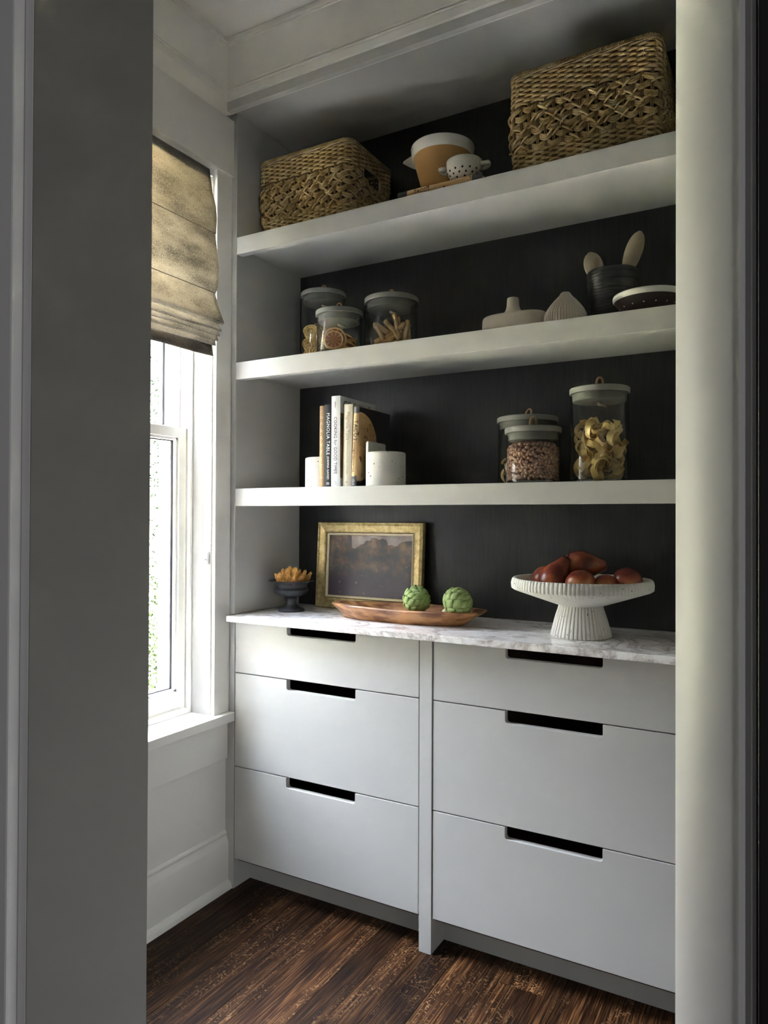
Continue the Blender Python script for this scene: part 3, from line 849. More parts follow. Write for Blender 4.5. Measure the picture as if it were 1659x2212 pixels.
t = book('cookbook', 'cream cookbook with grey serif spine lettering, leaning on the white one', (.3860, .060, ZC+.0002), .0318, .19, .2620, flat_cover('cream_cloth', (.70, .63, .50)), R(1.2))
st(t, 'Magnolia Table', .0165, .0165, .193, M_ink_g, sx_=.9); st(t, 'VOLUME 2', .0062, .0165, .128, M_ink_g, sp=1.3); st(t, 'JOANNA GAINES', .0085, .0165, .075, M_ink_g, sp=1.4, sx_=.8); st(t, 'm', .011, .0165, .017, M_ink_g, True)
def circ(k, sp):
    dy = k.math('SUBTRACT', (sp, 'Y'), .012); dz = k.math('SUBTRACT', (sp, 'Z'), .128)
    r = k.math('SQRT', k.math('ADD', k.math('MULTIPLY', dy, dy), k.math('MULTIPLY', dz, dz)))
    return k.math('LESS_THAN', r, .108)
def band(k, sp):
    return k.math('MULTIPLY', k.math('GREATER_THAN', (sp, 'Z'), .034), k.math('LESS_THAN', (sp, 'Z'), .232))
m_tc = tortilla_mat('tortilla_cover', (.022, .020, .020), circ); m_ts = tortilla_mat('tortilla_spine', (.12, .125, .13), band)
t = book('cookbook', 'taco cookbook with a tortilla pictured on its black cover, against the right bookend', (.4185, .060, ZC+.0002), .0195, .200, .2520, m_tc, R(2.3), ms=m_ts)
st(t, 'TACOS', .0200, .0100, .178, M_ink_k, sp=1.15, sx_=.9); st(t, 'RECIPES AND PROVOCATIONS', .0062, .0062, .095, M_ink_k, sp=1.1)
for z_ in (.0195, ): 
    b = MB(); b.tube([(.0098+.0035*math.cos(a/10*6.283), -.0008, z_+.0035*math.sin(a/10*6.283)) for a in range(10)], .0009, 4, closed=True); b.obj('spine_emblem', M_ink_w, t)
b = MB(); b.box(.005, .0148, -.0009, -.0003, .0085, .0100); b.obj('spine_rule', M_ink_w, t)
# books lying on the top shelf under the bowls
ZA = 2.1800
t = thing('flat_board', 'thin white board lying under the taco cookbook on the top shelf', 'board', (.57, .012, ZA))
b = MB(); b.box(0, .40, 0, .26, 0, .0045); bevel(b.obj('panel', M_white, t), .001); b = MB(); b.box(.003, .397, -.0006, .0003, .0012, .0034); b.obj('edge_strip', M_whiteglaze, t)
m_ts2 = tortilla_mat('tortilla_spine_flat', (.08, .085, .085), lambda k, sp: k.math('MULTIPLY', k.math('GREATER_THAN', (sp, 'Z'), .030), k.math('LESS_THAN', (sp, 'Z'), .236)))
t = book('cookbook', 'taco cookbook lying flat on the top shelf under the two bowls', (.872, .018, ZA+.0048), .0205, .215, .268, m_tc, ms=m_ts2)
t.rotation_euler = (0, R(-90), 0)
st(t, 'TACOS', .0165, .0100, .188, M_ink_k, sp=1.15, sx_=.85)
t.location = (.872, .018, ZA+.0048)

# =================================================================== BOOKENDS
def bookend(name, label, loc, sgn, s=1.0):
    """round plaster block cut flat on the book side with a raised slab; sgn=+1: flat side faces -x"""
    t = thing(name, label, 'bookend', loc)
    r = .064*s; c = .045*s; n = 28; poly = []
    a0 = math.acos(-c/r) if c < r else math.pi
    for i in range(n+1):
        a = -a0+2*a0*i/n; poly.append((c+r*math.cos(a), r*math.sin(a)))
    def ext(poly, z0, z1, nm):
        m_ = len(poly); vs = [(p[0]*sgn, p[1], z0) for p in poly]+[(p[0]*sgn, p[1], z1) for p in poly]
        me = bpy.data.meshes.new(nm); me.from_pydata(vs, [], [tuple(range(m_)), tuple(range(2*m_-1, m_-1, -1))]+[(i, i+m_, (i+1) % m_+m_, (i+1) % m_) for i in range(m_)]); me.update()
        bm = bmesh.new(); bm.from_mesh(me); bmesh.ops.recalc_face_normals(bm, faces=bm.faces); bm.to_mesh(me); bm.free()
        o = link(nm, me, M_plaster, t); bevel(o, .005, 3, 50); autosmooth(o, 60); return o
    ext(poly, 0, .108*s, 'block')
    yc = math.sqrt(max(0, r*r-c*c)); w_ = .016
    y2 = r*math.sin(math.acos((w_-c)/r))
    ext([(0, -yc), (w_, -y2+.001), (w_, y2-.001), (0, yc)], 0, .142*s, 'raised_slab')
    return t
bookend('plaster_bookend', 'rounded white plaster bookend at the right end of the book row', (.4690, .112, ZC), 1)
bookend('plaster_bookend', 'rounded white plaster bookend at the left end of the book row', (.2930, .158, ZC), -1, .97)

# =================================================================== JARS
def jar(name, label, loc, r, h, lid_r=None, loop_rz=0, loop_tilt=0):
    t = thing(name, label, 'jar', loc); lid_r = lid_r or r+.002
    H = h-.016
    b = MB(); b.lathe([(0.0001, .0005), (r-.003, .0005), (r-.0005, .003), (r, .006), (r, H), (r-.0028, H), (r-.0028, .014), (r-.006, .010), (0.0001, .010)], 72)
    b.obj('glass_body', M_jar, t, True)
    b = MB(); b.lathe([(0.0001, .0015), (r-.004, .0015), (r-.0035, .0085), (0.0001, .0085)], 48)
    g = b.obj('thick_base', M_jarbase, t, True)
    b = MB(); b.lathe([(0.0001, h-.016), (lid_r-.001, h-.016), (lid_r, h-.015), (lid_r, h-.002), (lid_r-.002, h), (0.0001, h)], 72)
    l = autosmooth(b.obj('lid', M_lid, t), 40)
    b = MB(); b.lathe([(0.0001, h-.036), (r-.0075, h-.036), (r-.006, h-.0345), (r-.0058, h-.0162), (0.0001, h-.0162)], 64)
    autosmooth(b.obj('lid_plug', M_lid, l), 40)
    b = MB(); cs, sn = math.cos(loop_rz), math.sin(loop_rz)
    pp = []
    for i in range(15):
        a = -math.pi/2+.35+(2*math.pi-.7)*i/14
        lx = .0085*math.cos(a)*(1 if True else 1); lz = .0155*math.sin(a)+.0155
        lx2 = lx; off = loop_tilt*lz
        pp.append((lx2*cs+off*sn, lx2*sn-off*cs, h+lz-.001))
    b.tube(pp, .0026, 6, ell=1.3)
    b.obj('leather_loop', M_leather, l, True)
    b = MB(); b.tube([(-.004*cs, -.004*sn, h-.037), (.0015, .001, h-.043), (.008, -.004, h-.044), (.026*math.cos(loop_rz+.6), .026*math.sin(loop_rz+.6), h-.047)], [.005, .0048, .0038, .0024], 7)
    b.obj('leather_knot', mat('pale_leather', (.50, .40, .28), .6), l, True)
    return t
ZB = 1.7586
jar('glass_jar', 'tall glass jar of wide pasta ribbons, right end of the lowest shelf', (1.1702, .130, ZC), .0772, .2570, .0791, .5, .1)
jar('glass_jar', 'short glass jar full of pinto beans on the lowest shelf', (.9946, .100, ZC), .0745, .1565, .0785, .4, .1)
jar('glass_jar', 'glass jar of pasta behind the bean jar on the lowest shelf', (.9300, .245, ZC), .0880, .2070, .0905, 0, -.7)
jar('glass_jar', 'tallest glass jar on the middle shelf, holding pasta nests', (.2101, .210, ZB), .0765, .2560, .0785, .2, 0)
jar('glass_jar', 'small glass jar of dried orange slices, in front of the pasta nest jar', (.3489, .098, ZB), .0740, .1455, .0770, .3, 0)
jar('glass_jar', 'wide glass jar of pale breadsticks, right of the orange slice jar', (.5100, .155, ZB), .0840, .1790, .0867, .2, 0)

rn = random.Random(11)
# pasta ribbons -------------------------------------------------
def ribbon_mesh(seed, w_=.017):
    rr = random.Random(seed); n = 22; vs = []; fs = []
    R0 = rr.uniform(.016, .026); span = rr.uniform(3.0, 5.2); ph = rr.uniform(0, 6); pitch = rr.uniform(-.010, .010)
    for i in range(n+1):
        a = ph+span*i/n; rad = R0*(1+.25*math.sin(a*1.7+seed))
        c = Vector((rad*math.cos(a), rad*math.sin(a), pitch*(i/n-.5)*2+.003*math.sin(a*3)))
        nrm = Vector((math.cos(a), math.sin(a), 0)); tw = .5*math.sin(a*1.3+seed)
        up = Vector((0, 0, 1))*math.cos(tw)+nrm*math.sin(tw); th = up.cross(Vector((-math.sin(a), math.cos(a), 0))).normalized()*.0006
        for s_ in (-1, 1):
            vs.append(c+up*w_/2*s_+th); vs.append(c+up*w_/2*s_-th)
    for i in range(n):
        o = i*4; p = o+4
        fs += [(o, p, p+2, o+2), (o+1, o+3, p+3, p+1), (o, o+1, p+1, p), (o+2, p+2, p+3, o+3)]
    fs += [(0, 2, 3, 1), (n*4, n*4+1, n*4+3, n*4+2)]
    me = bpy.data.meshes.new('pasta_ribbon'); me.from_pydata(vs, [], fs); me.update(); me.materials.append(M_pasta)
    me.polygons.foreach_set('use_smooth', [True]*len(me.polygons)); me.set_sharp_from_angle(angle=R(40))
    return me
RM = [ribbon_mesh(i) for i in range(10)]
def scatter(name, meshes, cx, cy, z0, z1, rad, items, label, cat, group, tilt=1.6, ext=.026, shell=.0):
    k_ = 0
    for i in range(items):
        f = (i+.5)/items; z = z0+ext*.55+(z1-z0-ext*1.1)*f
        a = i*2.39996; q = (rad-ext)*(math.sqrt(rn.random())*(1-shell)+shell)
        o = bpy.data.objects.new(name, meshes[i % len(meshes)]); COL.objects.link(o)
        o.location = (cx+q*math.cos(a), cy+q*math.sin(a), z)
        o.rotation_euler = (rn.uniform(-tilt, tilt), rn.uniform(-tilt, tilt), rn.uniform(0, 6.28))
        tag(o, label, cat, group)
scatter('pasta_ribbon', RM, 1.1702, .130, ZC+.012, 1.505, .0735, 84, 'curled wide egg pasta ribbon inside the tall jar on the lowest shelf', 'pasta', 'pasta ribbons in the tall jar', shell=.55)
scatter('pasta_ribbon', RM, .9300, .245, ZC+.012, 1.415, .084, 30, 'curled egg pasta ribbon inside the jar behind the bean jar', 'pasta', 'pasta ribbons in the rear jar', shell=.8)
# beans -----------------------------------------------------------
bm = bmesh.new(); bmesh.ops.create_icosphere(bm, subdivisions=2, radius=1)
for v in bm.verts:
    v.co.x *= .0070; v.co.y *= .0048; v.co.z *= .0042; v.co.y -= .0010*math.cos(v.co.x/.0070*1.5)
bme = bpy.data.meshes.new('pinto_bean'); bm.to_mesh(bme); bm.free(); bme.materials.append(M_bean)
bme.polygons.foreach_set('use_smooth', [True]*len(bme.polygons))
bcx, bcy, br = .9946, .100, .0712
cand = []
rows = 10
for ri in range(rows):
    z = ZC+.0155+ri*.0088+rn.uniform(-.001, .001)
    n = 40
    for i in range(n):
        a = -math.pi+math.pi*2*(i+.5*(ri % 2)+rn.uniform(-.2, .2))/n
        cand.append((Vector((bcx+(br-.0045)*math.cos(a), bcy+(br-.0045)*math.sin(a), z+rn.uniform(-.0042, .0042))), a))
top = []
for i in range(150):
    q = (br-.008)*math.sqrt((i+.5)/150); a = i*2.39996
    hgt = .0030+.012*(1-(q/br)**2)
    top.append((Vector((bcx+q*math.cos(a), bcy+q*math.sin(a), ZC+.0155+rows*.0088-.004+hgt)), a))
view = Vector((1.6274-bcx, -1.8624-bcy, 0)).normalized()
allb = [(p, a, (Vector((math.cos(a), math.sin(a), 0)).dot(view))) for p, a in cand]+[(p, a, .40+.3*(Vector((p.x-bcx, p.y-bcy, 0)).dot(view)/br)) for p, a in top]
allb.sort(key=lambda q: -q[2])
rest = MB(); bv = [v.co.copy() for v in bme.vertices]; bf = [tuple(p.vertices) for p in bme.polygons]
for i, (p, a, s_) in enumerate(allb):
    e_ = Euler((rn.uniform(-.7, .7)+R(90)*(i % 3 == 0), rn.uniform(-1.5, 1.5), a+math.pi/2+rn.uniform(-.5, .5)))
    if i < 298:
        o = bpy.data.objects.new('pinto_bean', bme); COL.objects.link(o); o.location = p; o.rotation_euler = e_
        tag(o, 'speckled pinto bean inside the short jar on the lowest shelf', 'bean', 'pinto beans in the short jar')
    else:
        q = e_.to_matrix(); rest.add([p+q@v for v in bv], bf)
o = rest.obj('pinto_beans', M_bean, None, True); tag(o, 'remaining pinto beans heaped in the short jar', 'beans', None, 'stuff')
b = MB(); b.lathe([(.0001, ZC+.012), (br-.010, ZC+.012), (br-.010, ZC+.098), (.03, ZC+.106), (.0001, ZC+.108)], 32, (bcx, bcy, 0))
# orange slices ---------------------------------------------------
m_or, k = newmat('dried_orange_flesh', .35)
t_ = k.node('ShaderNodeTexCoord'); sp_ = k.node('ShaderNodeSeparateXYZ', {0: (t_, 'Object')})
at_ = k.math('ARCTAN2', (sp_, 'Y'), (sp_, 'X')); sg = k.math('ABSOLUTE', k.math('SINE', k.math('MULTIPLY', at_, 5.0)))
rr_ = k.math('SQRT', k.math('ADD', k.math('MULTIPLY', (sp_, 'X'), (sp_, 'X')), k.math('MULTIPLY', (sp_, 'Y'), (sp_, 'Y'))))
seg = k.ramp(sg, [(.06, (.82, .55, .28)), (.22, (.40, .14, .035)), (1, (.28, .075, .018))])
rim_ = k.ramp(k.math('MULTIPLY', rr_, 30.0), [(.76, (0, 0, 0)), (.80, (1, 1, 1))])
k.set(k.b, 'Base Color', k.mix((rim_, 0), (seg, 0), (.85, .62, .34)))
def slice_(loc, rot, s=1.0, label=None, group=None):
    t = thing('dried_orange_slice', label, 'orange slice', loc, 0, group); t.rotation_euler = rot; t.scale = (s, s, s)
    if not hasattr(slice_, 'm'):
        b = MB(); b.lathe([(.0001, -.0012), (.026, -.0015), (.028, -.0017), (.028, .0017), (.026, .0015), (.012, .0008), (.0001, .0013)], 40, rf=lambda a, j, r, z: r*(1+.02*math.sin(3*a+1)))
        o = b.obj('flesh', m_or, t); slice_.m = o.data
        b = MB(); b.lathe([(.0278, -.0024), (.0300, -.0026), (.0306, 0), (.0300, .0026), (.0278, .0024)], 40, rf=lambda a, j, r, z: r*(1+.02*math.sin(3*a+1)), close=True)
        o = b.obj('peel', M_orange_peel, t, True); slice_.p = o.data
    else:
        link('flesh', slice_.m, None, t); link('peel', slice_.p, None, t)
    return t
jx, jy = .3489, .098
cdir = Vector((1.6274-jx, -1.8624-jy, 0)).normalized(); ang = math.atan2(cdir.y, cdir.x)
sd = Vector((-cdir.y, cdir.x, 0))  # to viewer's right
def face_rot(az, el=0.0): return (R(90)-el, 0, az+R(90))
g_ = 'dried orange slices leaning at the right of the jar'
p = Vector((jx, jy, 0))+cdir*.053-sd*-.0; 
right_v = Vector((math.cos(yaw), math.sin(yaw), 0)); 
P0 = Vector((jx, jy, ZB))
slice_(P0+cdir*.060-right_v*.018+Vector((0, 0, .0415)), face_rot(ang-.10, .12), 1.0, 'dried orange slice facing out, front of the orange slice jar')
slice_(P0+cdir*.051-right_v*.015+Vector((0, 0, .0475)), face_rot(ang-.05, .10), 1.22, 'larger dried orange slice just behind the front one in the jar')
slice_(P0+cdir*.040-right_v*.012+Vector((0, 0, .046)), face_rot(ang+.15, .3), 1.2, 'dried orange slice hidden third behind the front ones in the jar')
for i in range(13):
    a = .35+i*.05
    slice_(P0+cdir*(.012-.003*i % .02)+right_v*(.030-.0012*i)+Vector((0, 0, .019+.0062*(i % 8)+.002*(i//8)))-cdir*(.018*(i//8)),
           (R(14+4*(i % 3)), R(12+3*(i % 4)), i*1.1), .98+.03*(i % 3), 'dried orange slice lying edge-on at the right side of the small jar', g_)
# breadsticks -----------------------------------------------------
def stick_mesh(seed):
    rr = random.Random(seed); L = rr.uniform(.074, .092); b = MB(); pts = []; rd = []
    for i in range(9):
        f = (0, .035, .2, .35, .5, .65, .8, .965, 1)[i]; pts.append((.0035*math.sin(f*2.2+seed), .002*math.sin(f*3+seed*2), L*(f-.5))); rd.append(.0092*(.60 if i in (0, 8) else 1)*(1-.12*f))
    b.tube(pts, rd, 10)
    me = bpy.data.meshes.new('breadstick'); me.from_pydata(b.v, [], b.f); me.update(); me.materials.append(M_stick)
    me.polygons.foreach_set('use_smooth', [True]*len(me.polygons)); return me
SM = [stick_mesh(i) for i in range(5)]
sx0, sy0 = .5100, .155
cd = Vector((1.6274-sx0, -1.8624-sy0, 0)).normalized(); rv = Vector((-cd.y, cd.x, 0))
spec = [(-.062, .030, .047, -28), (-.045, .045, .062, -52), (-.012, .055, .034, 55), (.004, .048, .062, -40), (.024, .045, .060, 48), (.036, .050, .050, 40), (.060, .030, .058, 4), (.066, .012, .050, 0),
        (.015, .030, .075, -12), (.028, .020, .068, -8), (-.030, .030, .045, 62), (-.055, .030, .025, 75), (.048, .040, .030, 60), (.0, .058, .018, 80), (.03, .057, .020, 86), (-.02, .02, .055, -60), (.05, .0, .055, 25), (-.03, -.01, .055, 30), (.0, -.01, .05, -20), (.02, -.03, .05, 40), (-.045, -.02, .05, -30), (.04, -.035, .045, 20), (-.01, -.045, .05, 10)]
for i, (a, d, z, an) in enumerate(spec):
    o = bpy.data.objects.new('breadstick', SM[i % 5]); COL.objects.link(o)
    lim = .074-.043*abs(math.sin(R(an)))-.010; rad = min(1.15, lim/max(.001, math.hypot(a, d)))
    o.location = Vector((sx0, sy0, ZB+.012+max(z, .0088+.047*abs(math.cos(R(an)))*.9)))+rv*a*rad*.85+cd*d*rad*.85
    ax = (Vector((0, 0, 1))*math.cos(R(an))+rv*math.sin(R(an))+cd*rn.uniform(-.1, .1)).normalized()
    o.rotation_euler = ax.to_track_quat('Z', 'Y').to_euler()
    tag(o, 'pale tapered breadstick inside the wide jar on the middle shelf', 'breadstick', 'breadsticks in the wide jar')
# pasta nests -----------------------------------------------------
b = MB()
rr = random.Random(5)
for q in range(26):
    a0 = rr.uniform(0, 6.28); sp_r = rr.uniform(3.5, 6.5); R1 = rr.uniform(.014, .025); tl_ = Euler((rr.uniform(-.55, .55), rr.uniform(-.55, .55), 0)).to_matrix(); zo = rr.uniform(-.010, .010)
    pts = []
    for i in range(20):
        a = a0+sp_r*i/19; pts.append(tl_@Vector(((R1+.002*math.sin(a*3))*math.cos(a), (R1*.85)*math.sin(a), zo+.004*math.sin(a*2+q))))
    b.tube(pts, .00165, 5, ell=.6)
me = bpy.data.meshes.new('pasta_nest'); me.from_pydata(b.v, [], b.f); me.update(); me.materials.append(M_pasta); me.polygons.foreach_set('use_smooth', [True]*len(me.polygons))
nx, ny = .2101, .210; cd = Vector((1.6274-nx, -1.8624-ny, 0)).normalized(); rv = Vector((-cd.y, cd.x, 0))
for i, (a, d, z, rx, rz) in enumerate([(-.040, .030, .105, 72, 10), (.005, .048, .108, 60, 40), (.038, .034, .102, 75, 70), (-.035, -.020, .118, 30, 20), (.010, -.005, .122, 12, 50), (-.044, .014, .066, 70, 0), (-.012, .040, .030, 80, 30), (-.045, .010, .026, 60, 80), (.030, .030, .066, 75, 50), (.0, .030, .088, 20, 10), (.045, .0, .030, 70, 20), (-.020, -.030, .088, 15, 40), (.025, -.030, .080, 30, 60), (.0, -.035, .035, 50, 90), (.040, .012, .094, 50, 100)]):
    o = bpy.data.objects.new('pasta_nest', me); COL.objects.link(o)
    o.location = Vector((nx, ny, ZB+.010+z))+rv*a+cd*d; o.rotation_euler = (R(rx), R(rz*.3), R(rz)); o.scale = (1.12, 1.12, 1.2)
    tag(o, 'coiled nest of long pasta inside the tallest jar on the middle shelf', 'pasta nest', 'pasta nests in the tallest middle-shelf jar')

# =================================================================== MIDDLE SHELF CERAMICS
# flask vase lying low: long oval body with upright neck
def flask():
    t = thing('flask_vase', 'low cream flask-shaped vase with an upright neck, on the middle shelf', 'vase', (.912, .165, ZB), R(0))
    n = 40; m_ = 20; vs = []; fs = []
    prof = [(0.0, 0.0), (.80, 0.0), (.95, .003), (1.0, .014), (1.0, .056), (.985, .066), (.93, .0715), (.75, .0735), (.50, .0755), (.36, .0785), (.27, .084), (.215, .093), (.188, .104), (.182, .1235), (.165, .1275), (.145, .1250), (.14, .112)]
    P = len(prof)
    for i in range(n):
        a = 2*math.pi*i/n; c_, s_ = math.cos(a), math.sin(a)
        for j, (r, z) in enumerate(prof):
            f = max(0, min(1, (r-.19)/.5)); p_ = 2+1.2*f; q = (abs(c_)**p_+abs(s_)**p_)**(-1/p_)
            wx = .098*f+.096*(1-f); wy = .062*f+.096*(1-f)
            vs.append((r*q*wx*c_+.010*f, r*q*wy*s_, z))
    for i in range(n):
        for j in range(P-1): fs.append((i*P+j, ((i+1) % n)*P+j, ((i+1) % n)*P+j+1, i*P+j+1))
    o = raw('body', vs, fs, M_ceramic, t, True); o.modifiers.new('s', 'SUBSURF').levels = 1
    b = MB(); b.lathe([(.0001, .105), (.0118, .105)], 24); b.obj('mouth_disc', M_hole_shade, t)  # dark disc stands for the shade inside the neck
flask()
t = thing('ribbed_vase', 'squat cream onion-shaped vase with knitted rib texture, on the middle shelf', 'vase', (1.0767, .130, ZB))
NR = 46
def kn(a, j, r, z):
    if j < 2 or j > 26: return r
    return r*(1-.045*max(0, math.cos(NR*a))**2*(1+.5*math.cos(j*math.pi)))
prof = [(.0001, 0), (.040, 0)]
kp = [(.0, .046), (.08, .0535), (.2, .0588), (.32, .0597), (.44, .0570), (.56, .0505), (.68, .0415), (.78, .0325), (.87, .0235), (.94, .0165), (1.0, .0130)]
for i in range(26):
    f = i/25; z = .002+.105*f
    q = max(k_ for k_ in range(len(kp)-1) if kp[k_][0] <= f+1e-9); g = (f-kp[q][0])/(kp[q+1][0]-kp[q][0])
    prof.append((kp[q][1]*(1-g)+kp[q+1][1]*g, z))
prof += [(.011, .1085), (.0095, .1075), (.009, .098), (.0001, .098)]
b = MB(); b.lathe(prof, 368, rf=kn); b.obj('body', M_ceramic, t, True)
b = MB(); b.lathe([(.0001, .1), (.0088, .1)], 20); b.obj('mouth_disc', M_hole_shade, t)  # dark disc imitates the shaded opening

t = thing('utensil_crock', 'tall black ribbed clay crock holding two wooden spoons, on the middle shelf', 'crock', (1.1927, .185, ZB))
b = MB(); b.lathe([(.0001, 0), (.040, 0), (.044, .003), (.050, .02), (.0575, .06), (.0635, .10), (.0675, .135), (.0685, .158), (.0675, .1615), (.0650, .160), (.0640, .14), (.056, .07), (.045, .012), (.0001, .012)], 64,
               rf=lambda a, j, r, z: r*(1+.006*math.sin(3*a+z*60))); b.obj('body', M_blackclay, t, True)
b = MB()
for z in (.03, .055, .08, .105, .13, .150):
    r_ = .044+(.0685-.044)*min(1, z/.13)**.8; b.tube([(r_*math.cos(a/40*6.283)*1.0, r_*math.sin(a/40*6.283), z+.001*math.sin(a)) for a in range(40)], .0012, 5, closed=True)
b.obj('throwing_ridge', M_blackclay, t, True)
def spoon(label, loc, axis, w_, L, seed):
    t = thing('wooden_spoon', label, 'spoon', loc)
    n = 16; m_ = 10; vs = []; fs = []
    for i in range(n+1):
        f = i/n; hw = w_*(.36+.64*math.sin(f/.58*math.pi/2)) if f < .58 else w_*math.sqrt(max(.0, 1-((f-.58)/.425)**2))
        hw = max(hw, .0045); z = L*f; dip = -.010*math.sin(math.pi*f)
        for q in range(m_):
            an = 2*math.pi*q/m_; vs.append((hw*math.cos(an), (.0045*math.sin(an)+dip*(math.cos(an)**2-1)*-.0)+dip*(1-abs(math.cos(an))), z))
    for i in range(n):
        for q in range(m_): fs.append((i*m_+q, i*m_+(q+1) % m_, (i+1)*m_+(q+1) % m_, (i+1)*m_+q))
    fs += [tuple(range(m_))[::-1], tuple(n*m_+q for q in range(m_))]
    raw('bowl', vs, fs, M_oldwood, t, True)
    b = MB(); b.tube([(0, 0, .006), (0, 0, -.15)], [.0055, .005], 8); b.obj('handle', M_oldwood, t, True)
    ax = Vector(axis).normalized(); zc = Vector((0, 0, 1))
    front = Vector((1.6274-loc[0], -1.8624-loc[1], 0)).normalized(); y_ = -(front-ax*front.dot(ax)).normalized(); x_ = y_.cross(ax)
    t.rotation_euler = Matrix((x_, y_, ax)).transposed().to_euler()
    return t
spoon('wooden spoon leaning left out of the black crock', (1.158, .180, ZB+.135), (-.30, -.0, 1), .0260, .096, 1)
spoon('wooden spoon leaning right out of the black crock, taller of the two', (1.226, .180, ZB+.140), (.34, .0, 1), .0235, .128, 2)

t = thing('dotted_bowl', 'dark brown bowl with white rim and white dots, right end of the middle shelf', 'bowl', (1.3000, .115, ZB))
prof = [(.0001, 0), (.034, 0), (.050, .006), (.066, .020), (.078, .036), (.0865, .0475)]
b = MB(); b.lathe(prof, 64); b.obj('body', M_brownclay, t, True)
b = MB(); b.lathe([(.0865, .0475), (.0900, .0520), (.0905, .0590), (.0895, .0625), (.0870, .0625), (.0840, .056), (.070, .030), (.04, .008), (.0001, .006)], 64); b.obj('rim', M_whiteglaze, t, True)
for i in range(16):
    a = 2*math.pi*i/16; b = MB(); b.lathe([(.0001, .0008), (.0018, .0006), (.0022, 0)], 8)
    d = b.obj('dot', M_whiteglaze, t, True); nrm = Vector((math.cos(a)*.8, math.sin(a)*.8, -.6)); d.location = (.0735*math.cos(a), .0735*math.sin(a), .029)
    d.rotation_euler = nrm.to_track_quat('Z', 'Y').to_euler()

# =================================================================== TOP SHELF BOWLS
ZT = ZA+.0048+.0206
t = thing('mixing_bowl', 'ochre stoneware mixing bowl with white rim and pouring spout, on the top shelf', 'bowl', (.690, .150, ZT))
SA = R(172)
def sp_r(a, j, r, z):
    d = (a-SA+math.pi) % (2*math.pi)-math.pi
    return r+(.056*max(0, (z-.125)/.045))*math.exp(-(d/.16)**2)
b = MB(); b.lathe([(.0001, 0), (.049, 0), (.052, .003), (.060, .03), (.071, .07), (.082, .11), (.0885, .138)], 72); b.obj('body', M_tan, t, True)
b = MB(); b.lathe([(.0886, .1375), (.0925, .140), (.0955, .150), (.0975, .165), (.0965, .1685), (.0935, .168), (.090, .155), (.082, .12), (.06, .04), (.045, .008), (.0001, .006)], 96, rf=sp_r); b.obj('rim', M_whiteglaze, t, True)

t = thing('berry_colander', 'small speckled cream colander with drain holes and two handles, on the top shelf', 'colander', (.7960, .072, ZT))
b = MB(); b.lathe([(.0001, 0), (.020, 0), (.028, .004), (.040, .016), (.0485, .034), (.0525, .054), (.0532, .0655), (.0520, .0675), (.0500, .066), (.0490, .05), (.040, .022), (.025, .008), (.0001, .006)], 72); b.obj('body', M_speck, t, True)
rad_at = lambda z: .040+(.0485-.040)*(z-.016)/.018 if z > .016 else .028+.012*(z-.004)/.012
for zz, n, o_ in ((.0335, 14, .15), (.0225, 14, .65), (.0125, 10, .2)):
    for i in range(n):
        a = 2*math.pi*(i+o_)/n; r_ = rad_at(zz)+.0004; b = MB(); b.lathe([(.0001, .0004), (.0026, .0004), (.0029, -.0005)], 10)
        d = b.obj('drain_hole_disc', M_hole_shade, t); nrm = Vector((math.cos(a), math.sin(a), -.45-(.0335-zz)*26)); d.location = (r_*math.cos(a), r_*math.sin(a), zz); d.rotation_euler = nrm.to_track_quat('Z', 'Y').to_euler()  # dark discs on the surface imitate the shade in the holes
for a in (R(190), R(10)):
    ca, sa = math.cos(a), math.sin(a); b = MB(); pp = []
    for i in range(11):
        g = -1+2*i/10; rr_ = .050+.022*math.sqrt(max(0, 1-g**4)); pp.append((rr_*ca-g*.015*sa, rr_*sa+g*.015*ca, .050+.006*(1-g*g)))
    b.tube(pp, .0052, 8, ell=1.25); b.obj('handle', M_speck, t, True)

# =================================================================== COUNTER OBJECTS
ZK = .9142
# pedestal bowl
t = thing('pedestal_bowl', 'large white plaster pedestal bowl with fluted base, on the marble worktop', 'bowl', (1.1160, .150, ZK))
def fl(a, j, r, z): return r*(1-.085*max(0, math.cos(44*a+.5*math.sin(a*5)))**3+.006*math.sin(a*7+z*40))
b = MB(); b.lathe([(.0001, 0), (.0815, 0), (.0830, .004), (.0760, .030), (.0690, .055), (.0625, .075), (.0590, .088)], 528, rf=lambda a, j, r, z: fl(a, j, r, z) if j > 1 else r*.97); b.obj('fluted_base', M_plaster, t, True)
def rm(a, j, r, z): return r*(1-(.020*max(0, math.cos(104*a+.8*math.sin(a*9)))**2 if 4 <= j <= 6 else 0)+.003*math.sin(a*5))
b = MB(); b.lathe([(.0001, .084), (.055, .084), (.115, .104), (.184, .1275), (.1905, .1320), (.1915, .145), (.1890, .1560), (.1850, .1600), (.1760, .1590), (.1710, .152), (.12, .125), (.06, .104), (.0001, .098)], 936, rf=rm); b.obj('dish', M_plaster, t, True)

